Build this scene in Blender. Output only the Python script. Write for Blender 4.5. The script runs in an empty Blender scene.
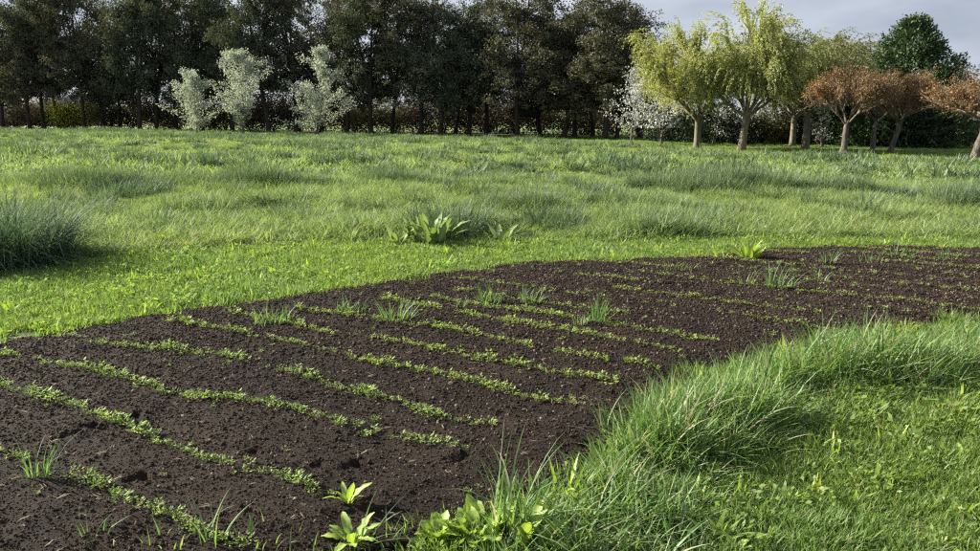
import bpy, math
import numpy as np
from mathutils import Matrix, Vector
R = math.radians
rng = np.random.default_rng(7)

# ------------------------------------------------------------------ camera, sky, sun, exposure
F, H, YH = 720.0, 1.6, 119.0            # focal length in photo pixels, eye height, horizon row in the photo
_a = math.atan((275.5 - YH) / F); _g = math.atan(6 / 980)
_f = np.array([0, math.cos(_a), -math.sin(_a)]); _u0 = np.array([0, math.sin(_a), math.cos(_a)]); _r0 = np.array([1.0, 0, 0])
_r = _r0 * math.cos(_g) + _u0 * math.sin(_g); _u = -_r0 * math.sin(_g) + _u0 * math.cos(_g)
def P(x, y, z=0.0):                      # photo pixel -> point on the ground
    d = (x - 490) * _r + (275.5 - y) * _u + F * _f
    return np.array([0, 0, H]) + (z - H) / d[2] * d
def A(x, y, depth):                      # photo pixel at a known distance -> point
    d = (x - 490) * _r + (275.5 - y) * _u + F * _f
    return np.array([0, 0, H]) + d * (depth / d[1])

sc = bpy.context.scene
cam = bpy.data.cameras.new('camera'); cam.sensor_width = 36; cam.lens = 36 * F / 980; cam.clip_start = .05; cam.clip_end = 3000
co = bpy.data.objects.new('camera', cam); sc.collection.objects.link(co)
m = Matrix.Identity(4)
for i in range(3): m[i][0], m[i][1], m[i][2] = _r[i], _u[i], -_f[i]
m[2][3] = H
co.matrix_world = m; sc.camera = co

SUN_AZ, SUN_EL = R(-69), R(26)           # azimuth from +Y, clockwise positive
w = bpy.data.worlds.new('World'); sc.world = w; w.use_nodes = True
nt = w.node_tree; N = nt.nodes; L = nt.links
bg = N['Background']; bg.inputs[1].default_value = 0.0345
sky = N.new('ShaderNodeTexSky'); sky.sky_type = 'NISHITA'; sky.sun_disc = False
sky.sun_elevation = SUN_EL; sky.sun_rotation = SUN_AZ % (2 * math.pi)
tc = N.new('ShaderNodeTexCoord'); mp = N.new('ShaderNodeMapping'); mp.inputs['Scale'].default_value = (1.2, 1.2, 4.5)
nz = N.new('ShaderNodeTexNoise'); nz.inputs['Scale'].default_value = 2.2; nz.inputs['Detail'].default_value = 6; nz.inputs['Roughness'].default_value = .52
L.new(tc.outputs['Generated'], mp.inputs[0]); L.new(mp.outputs[0], nz.inputs['Vector'])
rp = N.new('ShaderNodeValToRGB'); rp.color_ramp.elements[0].position = .34; rp.color_ramp.elements[0].color = (3.7, 4.15, 5.1, 1)
rp.color_ramp.elements[1].position = .66; rp.color_ramp.elements[1].color = (6.9, 7.3, 8.1, 1)
L.new(nz.outputs['Fac'], rp.inputs[0])
mx = N.new('ShaderNodeMixRGB'); mx.inputs[0].default_value = .9
L.new(sky.outputs[0], mx.inputs[1]); L.new(rp.outputs[0], mx.inputs[2]); L.new(mx.outputs[0], bg.inputs[0])

sl = bpy.data.lights.new('sun', 'SUN'); sl.energy = 5.0; sl.angle = R(.6); sl.color = (1, .915, .76)
so = bpy.data.objects.new('sun', sl); sc.collection.objects.link(so)
sdir = Vector((math.sin(SUN_AZ) * math.cos(SUN_EL), math.cos(SUN_AZ) * math.cos(SUN_EL), math.sin(SUN_EL)))
so.rotation_euler = sdir.to_track_quat('Z', 'Y').to_euler(); so.location = (-20, 10, 30)
vs = sc.view_settings; vs.view_transform = 'Standard'; vs.look = 'None'; vs.gamma = 1; vs.use_curve_mapping = False; vs.exposure = 1.78
sc.cycles.max_bounces = 4; sc.cycles.diffuse_bounces = 2; sc.cycles.transmission_bounces = 3; sc.cycles.glossy_bounces = 1; sc.cycles.use_adaptive_sampling = True; sc.cycles.adaptive_threshold = .025; sc.cycles.use_denoising = False; sc.cycles.filter_width = 1.25
C = sc.collection

# ------------------------------------------------------------------ helpers
def tag(o, label=None, cat=None, group=None, kind=None):
    for k, v in (('label', label), ('category', cat), ('group', group), ('kind', kind)):
        if v: o[k] = v
    return o
def empty(name, loc):
    o = bpy.data.objects.new(name, None); C.objects.link(o); o.location = loc; o.empty_display_size = .2
    return o
def mesh_from(name, V, quads=None, tris=None, mat=None, v=None, smooth=False):
    me = bpy.data.meshes.new(name)
    V = np.asarray(V, dtype=np.float32).reshape(-1, 3)
    q = np.zeros((0, 4), np.int32) if quads is None else np.asarray(quads, np.int32).reshape(-1, 4)
    t = np.zeros((0, 3), np.int32) if tris is None else np.asarray(tris, np.int32).reshape(-1, 3)
    me.vertices.add(len(V)); me.vertices.foreach_set('co', V.ravel())
    nl = q.size + t.size
    me.loops.add(nl); me.loops.foreach_set('vertex_index', np.concatenate([q.ravel(), t.ravel()]).astype(np.int32))
    me.polygons.add(len(q) + len(t))
    ls = np.concatenate([np.arange(len(q)) * 4, q.size + np.arange(len(t)) * 3]).astype(np.int32)
    me.polygons.foreach_set('loop_start', ls)
    if smooth: me.polygons.foreach_set('use_smooth', np.ones(len(ls), bool))
    if v is not None:
        at = me.attributes.new('v', 'FLOAT', 'POINT'); at.data.foreach_set('value', np.asarray(v, np.float32).ravel())
    me.update(calc_edges=True); me.validate()
    if mat: me.materials.append(mat)
    return me
def link(name, me, parent=None, loc=None):
    o = bpy.data.objects.new(name, me); C.objects.link(o)
    if parent: o.parent = parent
    if loc is not None: o.location = loc
    return o
def _hash(ix, iy, s):
    h = (ix.astype(np.int64) * 374761393 + iy.astype(np.int64) * 668265263 + s * 974634777) & 0x7fffffff
    h = ((h ^ (h >> 13)) * 1274126177) & 0x7fffffff
    return ((h ^ (h >> 16)) & 0xffff) / 65535.0
def vnoise(x, y, s=0):
    ix = np.floor(x); iy = np.floor(y); fx = x - ix; fy = y - iy
    fx = fx * fx * (3 - 2 * fx); fy = fy * fy * (3 - 2 * fy)
    a, b = _hash(ix, iy, s), _hash(ix + 1, iy, s); c, d = _hash(ix, iy + 1, s), _hash(ix + 1, iy + 1, s)
    return (a * (1 - fx) + b * fx) * (1 - fy) + (c * (1 - fx) + d * fx) * fy
def fbm(x, y, s=0, o=4):
    t = 0; a = .5
    for k in range(o): t = t + a * vnoise(x * 2 ** k + 17.3 * k, y * 2 ** k - 9.1 * k, s + k); a *= .5
    return t / (1 - .5 ** o)
def inside(px, py, poly):
    poly = np.asarray(poly)[:, :2]; r = np.zeros(px.shape, bool); j = len(poly) - 1
    for i in range(len(poly)):
        xi, yi = poly[i]; xj, yj = poly[j]
        c = ((yi > py) != (yj > py)) & (px < (xj - xi) * (py - yi) / (yj - yi + 1e-12) + xi)
        r ^= c; j = i
    return r
def edge_dist(px, py, poly, closed=True):
    poly = np.asarray(poly)[:, :2]; n = len(poly); best = np.full(px.shape, 1e9)
    for i in range(n if closed else n - 1):
        a = poly[i]; b = poly[(i + 1) % n]; d = b - a
        t = np.clip(((px - a[0]) * d[0] + (py - a[1]) * d[1]) / (d @ d + 1e-9), 0, 1)
        best = np.minimum(best, np.hypot(px - a[0] - t * d[0], py - a[1] - t * d[1]))
    return best

# ------------------------------------------------------------------ materials
def mat_new(name):
    mt = bpy.data.materials.new(name); mt.use_nodes = True; mt.node_tree.nodes.clear()
    return mt, mt.node_tree.nodes, mt.node_tree.links
def leaf_mat(name, c0, c1, trans=.45, tcol=None, gloss=.05, rough=.55, tint=(1.2, 1.1, .78), straw=0):
    """colour runs c0 -> c1 with the per-leaf attribute v, instance tint shifts it"""
    mt, n, l = mat_new(name)
    out = n.new('ShaderNodeOutputMaterial')
    av = n.new('ShaderNodeAttribute'); av.attribute_name = 'v'
    at = n.new('ShaderNodeAttribute'); at.attribute_name = 'tint'; at.attribute_type = 'INSTANCER'
    mix = n.new('ShaderNodeMixRGB'); mix.inputs[1].default_value = (*c0, 1); mix.inputs[2].default_value = (*c1, 1)
    l.new(av.outputs['Fac'], mix.inputs[0])
    if straw:
        gt = n.new('ShaderNodeMath'); gt.operation = 'GREATER_THAN'; gt.inputs[1].default_value = 1 - straw; l.new(av.outputs['Fac'], gt.inputs[0])
        ms = n.new('ShaderNodeMixRGB'); ms.inputs[2].default_value = (.26, .25, .155, 1); l.new(gt.outputs[0], ms.inputs[0]); l.new(mix.outputs[0], ms.inputs[1]); mix = ms
    mul = n.new('ShaderNodeMixRGB'); mul.blend_type = 'MULTIPLY'; mul.inputs[2].default_value = (*tint, 1)
    l.new(at.outputs['Fac'], mul.inputs[0]); l.new(mix.outputs[0], mul.inputs[1])
    df = n.new('ShaderNodeBsdfDiffuse'); tr = n.new('ShaderNodeBsdfTranslucent'); gl = n.new('ShaderNodeBsdfGlossy')
    gl.inputs['Roughness'].default_value = max(rough, .6); gloss = gloss * .42; gl.inputs['Color'].default_value = (.9, .95, 1, 1)
    l.new(mul.outputs[0], df.inputs[0])
    tm = n.new('ShaderNodeMixRGB'); tm.blend_type = 'MULTIPLY'; tm.inputs[0].default_value = 1; tm.inputs[2].default_value = (*(tcol or (1.5, 1.5, .6)), 1)
    l.new(mul.outputs[0], tm.inputs[1]); l.new(tm.outputs[0], tr.inputs[0])
    m1 = n.new('ShaderNodeMixShader'); m1.inputs[0].default_value = trans; l.new(df.outputs[0], m1.inputs[1]); l.new(tr.outputs[0], m1.inputs[2])
    m2 = n.new('ShaderNodeMixShader'); m2.inputs[0].default_value = gloss; l.new(m1.outputs[0], m2.inputs[1]); l.new(gl.outputs[0], m2.inputs[2])
    l.new(m2.outputs[0], out.inputs[0])
    return mt
def rough_mat(name, c0, c1, scale=4.0, bump=.3, bscale=20.0, stretch=(1, 1, 1), rough=.9, detail=6, c2=None):
    mt, n, l = mat_new(name)
    out = n.new('ShaderNodeOutputMaterial'); bs = n.new('ShaderNodeBsdfPrincipled'); bs.inputs['Roughness'].default_value = rough
    bs.inputs['Specular IOR Level'].default_value = .25
    tcn = n.new('ShaderNodeTexCoord'); mpn = n.new('ShaderNodeMapping'); mpn.inputs['Scale'].default_value = stretch
    l.new(tcn.outputs['Object'], mpn.inputs[0])
    nz = n.new('ShaderNodeTexNoise'); nz.inputs['Scale'].default_value = scale; nz.inputs['Detail'].default_value = detail
    l.new(mpn.outputs[0], nz.inputs['Vector'])
    rp = n.new('ShaderNodeValToRGB'); e = rp.color_ramp.elements; e[0].position = .35; e[0].color = (*c0, 1); e[1].position = .65; e[1].color = (*c1, 1)
    if c2: x = e.new(.85); x.color = (*c2, 1)
    l.new(nz.outputs['Fac'], rp.inputs[0]); l.new(rp.outputs[0], bs.inputs['Base Color'])
    n2 = n.new('ShaderNodeTexNoise'); n2.inputs['Scale'].default_value = bscale; n2.inputs['Detail'].default_value = 5; l.new(mpn.outputs[0], n2.inputs['Vector'])
    bp = n.new('ShaderNodeBump'); bp.inputs['Strength'].default_value = bump; bp.inputs['Distance'].default_value = .02
    l.new(n2.outputs['Fac'], bp.inputs['Height']); l.new(bp.outputs[0], bs.inputs['Normal'])
    l.new(bs.outputs[0], out.inputs[0])
    return mt
M = {}
M['meadow'] = leaf_mat('meadow_grass', (.10, .172, .062), (.26, .335, .15), .45, (1.25, 1.3, .78), .07, .5, straw=0.02)
M['clump'] = leaf_mat('clump_grass', (.058, .108, .055), (.15, .20, .105), .35, (1.25, 1.3, .78), .07, .5, straw=0.015)  # darker, bluer meadow green: shade on mound sides put into the leaf colour
M['clump_shaded'] = leaf_mat('shaded_clump_grass', (.038, .075, .045), (.10, .145, .085), .3, (1.2, 1.3, .8), .07, .5)  # darker again: the clumps' shaded near faces are painted into the blades
M['lawn'] = leaf_mat('lawn_grass', (.094, .168, .042), (.19, .28, .088), .5, (1.25, 1.3, .78), .05, .55, straw=0.03)
M['belt'] = leaf_mat('border_grass', (.072, .15, .042), (.165, .262, .082), .42, (1.25, 1.3, .78), .08, .5, straw=0.05)
M['weed'] = leaf_mat('weed_leaf', (.17, .26, .04), (.31, .42, .09), .4, (1.3, 1.35, .65), .08, .35)
M['dock'] = leaf_mat('dock_leaf', (.12, .20, .07), (.24, .31, .14), .3, (1.3, 1.35, .65), .05, .5)
M['seedling'] = leaf_mat('seedling_leaf', (.16, .25, .045), (.28, .38, .10), .35, (1.3, 1.35, .65), .07, .4)
M['straw'] = leaf_mat('dry_bits', (.20, .16, .11), (.36, .31, .23), .1, (1, 1, 1), .04, .5)
M['poplar'] = leaf_mat('poplar_leaf', (.046, .060, .040), (.10, .118, .078), .18, (1.3, 1.3, .6), .03, .4)
M['poplar_b'] = leaf_mat('poplar_leaf_bronze', (.056, .063, .042), (.122, .12, .082), .18, (1.3, 1.2, .6), .03, .4)
M['silver'] = leaf_mat('silver_leaf', (.25, .29, .225), (.48, .525, .43), .3, (1.0, 1.02, .85), .06, .4)
M['blossom'] = leaf_mat('pale_blossom', (.24, .26, .24), (.55, .57, .55), .3, (1, 1, .95), .04, .5)
M['willow'] = leaf_mat('willow_leaf', (.20, .23, .08), (.35, .38, .155), .4, (1.3, 1.25, .6), .05, .4)
M['willow_g'] = leaf_mat('willow_leaf_green', (.10, .12, .05), (.20, .215, .095), .4, (1.3, 1.25, .6), .05, .4)
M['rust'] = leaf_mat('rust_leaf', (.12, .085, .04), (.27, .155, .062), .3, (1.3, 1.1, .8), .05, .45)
M['conifer'] = leaf_mat('conifer_spray', (.03, .055, .022), (.075, .115, .045), .12, (1.2, 1.3, .6), .05, .45)
M['dark_shrub'] = leaf_mat('dark_shrub_leaf', (.012, .022, .011), (.028, .045, .02), .12, (1.2, 1.3, .6), .05, .45)
M['olive_shrub'] = leaf_mat('olive_shrub_leaf', (.06, .065, .03), (.13, .125, .055), .3, (1.3, 1.3, .6), .05, .45)
M['brown_shrub'] = leaf_mat('brown_shrub_leaf', (.075, .062, .04), (.16, .13, .085), .25, (1.2, 1.1, .8), .04, .5)
M['lime_shrub'] = leaf_mat('lime_shrub_leaf', (.18, .22, .03), (.33, .36, .06), .4, (1.3, 1.3, .6), .05, .45)
M['bark_dark'] = rough_mat('dark_bark', (.018, .015, .012), (.05, .042, .034), 3, .6, 12, (3, 3, .6))
M['bark_pale'] = rough_mat('pale_bark', (.045, .04, .034), (.135, .122, .10), 5, 1.0, 14, (3, 3, .6))
M['bark_willow'] = rough_mat('willow_bark', (.085, .08, .055), (.18, .16, .115), 3, .8, 9, (3, 3, .7))
M['bark_twig'] = rough_mat('twig_bark', (.10, .08, .065), (.19, .155, .125), 3, .4, 10)
M['ground'] = rough_mat('turf_ground', (.05, .06, .022), (.09, .11, .035), .8, .4, 14, c2=(.13, .15, .05))
M['farland'] = rough_mat('far_field', (.11, .17, .05), (.17, .22, .08), .02, .1, 2)
M['shed'] = rough_mat('shed_sheet', (.20, .19, .20), (.27, .255, .26), .3, .1, 3)
M['shed_trim'] = rough_mat('shed_trim', (.45, .44, .43), (.55, .53, .51), .3, .1, 3)
M['tile'] = rough_mat('barn_roof', (.30, .20, .16), (.40, .27, .22), .6, .2, 4)
M['barn_wall'] = rough_mat('barn_wall', (.36, .31, .26), (.46, .40, .34), .6, .2, 4)
M['post'] = rough_mat('fence_wood', (.03, .027, .023), (.06, .05, .04), 4, .4, 20)
M['stone'] = rough_mat('pebble', (.16, .14, .12), (.28, .25, .22), 30, .3, 60)

def soil_material():
    mt, n, l = mat_new('dark_soil')
    out = n.new('ShaderNodeOutputMaterial'); bs = n.new('ShaderNodeBsdfPrincipled'); bs.inputs['Roughness'].default_value = .93; bs.inputs['Specular IOR Level'].default_value = .2
    tcn = n.new('ShaderNodeTexCoord')
    def noise(sc_, d): 
        q = n.new('ShaderNodeTexNoise'); q.inputs['Scale'].default_value = sc_; q.inputs['Detail'].default_value = d; q.inputs['Roughness'].default_value = .65
        l.new(tcn.outputs['Object'], q.inputs['Vector']); return q
    big = noise(1.1, 4); fine = noise(150, 6)
    r1 = n.new('ShaderNodeValToRGB'); e = r1.color_ramp.elements; e[0].position = .38; e[0].color = (.0080, .0056, .0042, 1); e[1].position = .62; e[1].color = (.021, .0150, .0116, 1)
    l.new(big.outputs['Fac'], r1.inputs[0])
    r2 = n.new('ShaderNodeValToRGB'); e = r2.color_ramp.elements; e[0].position = .40; e[0].color = (.42, .42, .42, 1); e[1].position = .66; e[1].color = (2.3, 2.15, 2.0, 1)
    l.new(fine.outputs['Fac'], r2.inputs[0])
    mu = n.new('ShaderNodeMixRGB'); mu.blend_type = 'MULTIPLY'; mu.inputs[0].default_value = 1; l.new(r1.outputs[0], mu.inputs[1]); l.new(r2.outputs[0], mu.inputs[2])
    l.new(mu.outputs[0], bs.inputs['Base Color'])
    b1 = n.new('ShaderNodeBump'); b1.inputs['Strength'].default_value = 1; b1.inputs['Distance'].default_value = .012; l.new(fine.outputs['Fac'], b1.inputs['Height'])
    l.new(b1.outputs[0], bs.inputs['Normal']); l.new(bs.outputs[0], out.inputs[0])
    return mt
M['soil'] = soil_material()
def clod_material():
    mt, n, l = mat_new('soil_crumb')
    out = n.new('ShaderNodeOutputMaterial'); bs = n.new('ShaderNodeBsdfPrincipled'); bs.inputs['Roughness'].default_value = .95; bs.inputs['Specular IOR Level'].default_value = .15
    at = n.new('ShaderNodeAttribute'); at.attribute_name = 'tint'; at.attribute_type = 'INSTANCER'
    r1 = n.new('ShaderNodeValToRGB'); e = r1.color_ramp.elements
    e[0].position = 0; e[0].color = (.016, .0115, .009, 1); e[1].position = .9; e[1].color = (.047, .0345, .0265, 1)
    x = e.new(.97); x.color = (.17, .135, .10, 1)
    l.new(at.outputs['Fac'], r1.inputs[0]); l.new(r1.outputs[0], bs.inputs['Base Color']); l.new(bs.outputs[0], out.inputs[0])
    return mt
M['clod'] = clod_material()

# ------------------------------------------------------------------ blades, leaves, tubes
def blades(base, az, th0, kap, length, width, v, S=4, twist=None):
    """curved grass ribbons; base (n,3)"""
    n = len(az); ds = length / S
    pts = np.zeros((n, S + 1, 3)); pts[:, 0] = base
    th = th0.copy()
    for k in range(S):
        d = np.stack([np.sin(th) * np.cos(az), np.sin(th) * np.sin(az), np.cos(th)], 1)
        pts[:, k + 1] = pts[:, k] + d * ds[:, None]; th = th + kap / S
    tw = az + np.pi / 2 + (twist if twist is not None else 0)
    side = np.stack([np.cos(tw), np.sin(tw), np.zeros(n)], 1)
    prof = np.array([.75, 1.0, .9, .6, .35, .2][:S]) if S > 3 else np.array([.9, 1.0, .6][:S])
    V = np.zeros((n, 2 * S + 1, 3))
    for k in range(S):
        o = side * (width * prof[k] * .5)[:, None]
        V[:, 2 * k] = pts[:, k] - o; V[:, 2 * k + 1] = pts[:, k] + o
    V[:, 2 * S] = pts[:, S]
    off = (np.arange(n) * (2 * S + 1))[:, None]
    q = np.concatenate([off + np.array([2 * k, 2 * k + 1, 2 * k + 3, 2 * k + 2]) for k in range(S - 1)])
    t = off + np.array([2 * S - 2, 2 * S - 1, 2 * S])
    return V.reshape(-1, 3), q, t, np.repeat(v, 2 * S + 1)
def tuft_mesh(name, n, rad, hmin, hmax, wid, lean, curve, mat, S=4, wind=0.25, r=None, wild=False):
    r = r or rng
    a = r.uniform(0, 2 * np.pi, n); q = rad * np.sqrt(r.uniform(0, 1, n))
    base = np.stack([q * np.cos(a), q * np.sin(a), np.full(n, -.01)], 1)
    az = r.uniform(0, 2 * np.pi, n) if wild else a + r.normal(0, .9, n)
    az = np.arctan2(np.sin(az) + 0 * az, np.cos(az) + wind)        # a light breeze bends blades the same way
    V, qd, t, v = blades(base, az, np.abs(r.normal(0, lean, n)), r.uniform(.2, 1.0, n) * curve,
                         r.uniform(hmin, hmax, n), wid * r.uniform(.5, 1.45, n), r.uniform(0, 1, n), S, r.normal(0, .5, n))
    return mesh_from(name, V, qd, t, mat, v)
def leaf_cards(cen, u, ln, wd, v, normal_jit=1.0, r=None):
    """flat pointed leaf quads (rhombus): centre, unit direction, length, width"""
    r = r or rng; n = len(cen)
    k = r.normal(0, 1, (n, 3)); k -= (k * u).sum(1, keepdims=True) * u; k /= np.linalg.norm(k, axis=1, keepdims=True) + 1e-9
    a = cen - u * (ln * .5)[:, None]; b = cen + u * (ln * .5)[:, None]
    V = np.stack([a, cen + k * (wd * .5)[:, None], b, cen - k * (wd * .5)[:, None]], 1).reshape(-1, 3)
    q = np.arange(4 * n).reshape(n, 4)
    return V, q, np.repeat(v, 4)
def unit(v): return v / (np.linalg.norm(v, axis=-1, keepdims=True) + 1e-9)
def tubes(polys, sides=6):
    VV, QQ, o = [], [], 0
    ang = np.arange(sides) * 2 * np.pi / sides
    for pts, rad in polys:
        pts = np.asarray(pts); k = len(pts); T = np.gradient(pts, axis=0); T = unit(T)
        ref = np.where(np.abs(T[:, 2:3]) > .9, np.array([[1., 0, 0]]), np.array([[0, 0, 1.]]))
        if abs(T[0, 2]) > .8: ref = np.tile(np.array([[1., 0, 0]]), (k, 1))
        X = unit(np.cross(ref, T)); Y = np.cross(T, X)
        ring = pts[:, None] + np.asarray(rad)[:, None, None] * (np.cos(ang)[None, :, None] * X[:, None] + np.sin(ang)[None, :, None] * Y[:, None])
        VV.append(ring.reshape(-1, 3))
        i = np.arange(k - 1)[:, None] * sides; j = np.arange(sides)[None]
        q = np.stack([i + j, i + (j + 1) % sides, i + sides + (j + 1) % sides, i + sides + j], -1).reshape(-1, 4)
        QQ.append(q + o); o += k * sides
    return np.concatenate(VV), np.concatenate(QQ)
def wander(p0, d, length, k, wob, r, up=0.0):
    pts = [np.array(p0, float)]; d = unit(np.array(d, float))
    for i in range(k):
        d = unit(d + r.normal(0, wob, 3) + np.array([0, 0, up])); pts.append(pts[-1] + d * length / k)
    return np.array(pts)
def along(pts, t):
    s = t * (len(pts) - 1); i = min(int(s), len(pts) - 2); f_ = s - i
    return pts[i] * (1 - f_) + pts[i + 1] * f_, unit(pts[i + 1] - pts[i])

# ------------------------------------------------------------------ scatter with geometry nodes (only for what nobody could count)
def scatter(name, pts, rot, scl, pid, tint, protos, label, cat):
    me = bpy.data.meshes.new(name); n = len(pts)
    me.vertices.add(n); me.vertices.foreach_set('co', np.asarray(pts, np.float32).ravel())
    for nm, ty, key, arr in (('rot', 'FLOAT_VECTOR', 'vector', rot), ('scl', 'FLOAT_VECTOR', 'vector', scl), ('pid', 'INT', 'value', pid), ('tint', 'FLOAT', 'value', tint)):
        at = me.attributes.new(nm, ty, 'POINT'); at.data.foreach_set(key, np.asarray(arr, np.int32 if ty == 'INT' else np.float32).ravel())
    o = link(name, me)
    g = bpy.data.node_groups.new(name, 'GeometryNodeTree')
    g.interface.new_socket('Geometry', in_out='INPUT', socket_type='NodeSocketGeometry'); g.interface.new_socket('Geometry', in_out='OUTPUT', socket_type='NodeSocketGeometry')
    n_, l_ = g.nodes, g.links
    gi, go = n_.new('NodeGroupInput'), n_.new('NodeGroupOutput'); ip = n_.new('GeometryNodeInstanceOnPoints'); jn = n_.new('GeometryNodeJoinGeometry')
    for pm in reversed(protos):
        po = bpy.data.objects.new(pm.name, pm)
        oi = n_.new('GeometryNodeObjectInfo'); oi.inputs['Object'].default_value = po; oi.inputs['As Instance'].default_value = False
        gt = n_.new('GeometryNodeGeometryToInstance'); l_.new(oi.outputs['Geometry'], gt.inputs[0]); l_.new(gt.outputs[0], jn.inputs[0])
    def attr(nm, ty):
        a = n_.new('GeometryNodeInputNamedAttribute'); a.data_type = ty; a.inputs['Name'].default_value = nm; return a.outputs[0]
    er = n_.new('FunctionNodeEulerToRotation'); l_.new(attr('rot', 'FLOAT_VECTOR'), er.inputs[0])
    l_.new(gi.outputs[0], ip.inputs['Points']); l_.new(jn.outputs[0], ip.inputs['Instance']); ip.inputs['Pick Instance'].default_value = True
    l_.new(attr('pid', 'INT'), ip.inputs['Instance Index']); l_.new(er.outputs[0], ip.inputs['Rotation']); l_.new(attr('scl', 'FLOAT_VECTOR'), ip.inputs['Scale'])
    l_.new(ip.outputs[0], go.inputs[0])
    md = o.modifiers.new('scatter', 'NODES'); md.node_group = g
    return tag(o, label, cat, kind='stuff')
def zrot(n, tilt=.12):
    return np.stack([rng.normal(0, tilt, n), rng.normal(0, tilt, n), rng.uniform(0, 2 * np.pi, n)], 1)

# ------------------------------------------------------------------ regions (world metres)
BED = np.array([(-5.6, 1.2), (-5.3, 3.0), (-4.3, 4.05), (-3.5, 4.92), (-3.2, 5.28), (-2.85, 5.62), (-2.5, 5.9), (-2.09, 6.09), (-1.5, 6.62), (-.91, 7.08), (-.5, 7.45), (-.11, 7.64), (.35, 7.98), (.8, 8.11),
                (1.6, 8.2), (2.5, 8.41), (3.0, 8.75), (3.67, 8.99), (4.4, 9.2), (5.08, 9.26), (6.27, 9.12), (8, 9.0), (10, 8.6), (11, 7.6), (8, 6.6), (5.4, 5.95), (3.9, 5.55), (3.0, 5.25),
                (2.4, 5.0), (1.75, 4.55), (1.3, 4.15), (1.0, 3.75), (.8, 3.35), (.55, 3.05), (.32, 2.85), (.02, 2.62), (-.3, 2.44), (-.85, 2.25), (-1.6, 2.08), (-2.6, 1.9), (-4, 1.5)])
EDGE = np.array([P(*q)[:2] for q in [(-420, 330), (-150, 285), (0, 268), (90, 262), (200, 251), (300, 244), (400, 242), (480, 243), (600, 241), (700, 240), (850, 240), (980, 241), (1150, 243), (1400, 248)]])
MEADOW = np.concatenate([EDGE, [(34, 27), P(980, 161)[:2], P(840, 157)[:2], P(700, 152)[:2], P(620, 146)[:2], P(520, 141)[:2], (-6, 68), (-30, 80), (-70, 94), (-70, 40)]])
BELT = np.array([P(*q)[:2] for q in [(455, 600), (500, 556), (560, 515), (606, 470), (642, 428), (690, 398), (750, 385), (820, 358), (980, 340), (1180, 322), (1200, 370), (980, 392), (870, 408), (770, 452), (715, 505), (660, 600)]])

# ------------------------------------------------------------------ the setting
gv = np.array([(-900, -30, 0), (900, -30, 0), (900, 1600, 0), (-900, 1600, 0)], float)
tag(link('ground', mesh_from('ground', gv, [[0, 1, 2, 3]], None, M['ground'])), kind='structure')
fv = np.array([(-900, 96, .02), (900, 96, .02), (900, 1600, .02), (-900, 1600, .02)], float)
tag(link('far_field', mesh_from('far_field', fv, [[0, 1, 2, 3]], None, M['farland'])), kind='structure')

HOLES = [(P(74, 447), .045, .05), (P(96, 437), .05, .05), (P(134, 427), .05, .045), (P(143, 489), .05, .045), (P(357, 477), .055, .05), (P(290, 479), .04, .03), (P(320, 478), .04, .03), (P(255, 463), .03, .03), (P(460, 470), .05, .03), (P(466, 357), .05, .04), (P(690, 290), .06, .05), (P(672, 291), .06, .05), (P(590, 455), .05, .03)]
def bed_height(x, y):
    ed = edge_dist(x, y, BED); ins = inside(x, y, BED)
    ed = np.where(ins, ed, -ed)
    z = .012 + .05 * np.clip(ed / .35, 0, 1) ** .7
    z = z + .030 * (fbm(x * 2.2, y * 2.2, 3) - .5) + .026 * (fbm(x * 7, y * 7, 5) - .5) + .009 * (fbm(x * 34, y * 34, 9, 3) - .5)
    c = y + .55 * x                                            # the drills run along this line: a shallow ridge between them
    z = z + .008 * np.cos((c - 1.95) / .46 * 2 * np.pi + np.pi)
    for p, rd, dp in HOLES:
        dp = dp; d2 = ((x - p[0] + .02 * np.sin(y * 60)) ** 2 + ((y - p[1] + .015 * np.sin(x * 75)) / .7) ** 2) / rd ** 2; dp = dp * .75
        z = z - dp * np.exp(-d2 * 1.1) + dp * .25 * np.exp(-(np.sqrt(d2) - 1.6) ** 2 * 4)
    return z, ed
ys = 1.15 + (9.6 - 1.15) * (np.geomspace(1, 4.5, 430) - 1) / 3.5
fx = np.linspace(-1, 1, 620)
YY, XX = np.meshgrid(ys, fx, indexing='ij'); XX = XX * (2.6 + YY * .92)
Z, ed = bed_height(XX, YY)
Z = np.where(ed < .02, -.04, Z)
keep = ed > -.06
idx = np.arange(YY.size).reshape(YY.shape)
q = np.stack([idx[:-1, :-1], idx[:-1, 1:], idx[1:, 1:], idx[1:, :-1]], -1).reshape(-1, 4)
q = q[keep.ravel()[q].all(1)]
us, inv = np.unique(q, return_inverse=True)
bedV = np.stack([XX.ravel(), YY.ravel(), Z.ravel()], 1)[us]
tag(link('soil_bed', mesh_from('soil_bed', bedV, inv.reshape(-1, 4), None, M['soil'], smooth=True)), kind='structure')
def bz(x, y): return float(bed_height(np.array([x]), np.array([y]))[0][0])

# soil crumbs and dry bits lying on the bed
def crumb(seed):
    r = np.random.default_rng(seed)
    ico = np.array([(0, 0, 1), (.89, 0, .45), (.28, .85, .45), (-.72, .53, .45), (-.72, -.53, .45), (.28, -.85, .45), (.72, .53, -.45), (-.28, .85, -.45), (-.89, 0, -.45), (-.28, -.85, -.45), (.72, -.53, -.45), (0, 0, -1)])
    t = [(0, 1, 2), (0, 2, 3), (0, 3, 4), (0, 4, 5), (0, 5, 1), (1, 6, 2), (2, 7, 3), (3, 8, 4), (4, 9, 5), (5, 10, 1), (2, 6, 7), (3, 7, 8), (4, 8, 9), (5, 9, 10), (1, 10, 6), (6, 11, 7), (7, 11, 8), (8, 11, 9), (9, 11, 10), (10, 11, 6)]
    return ico * r.uniform(.65, 1.25, (12, 1)) * np.array([1, r.uniform(.7, 1), r.uniform(.55, .8)]), t
cr = []
for k in range(4):
    V, t = crumb(k); cr.append(mesh_from('crumb', V, None, t, M['clod']))
n = 400000
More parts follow.
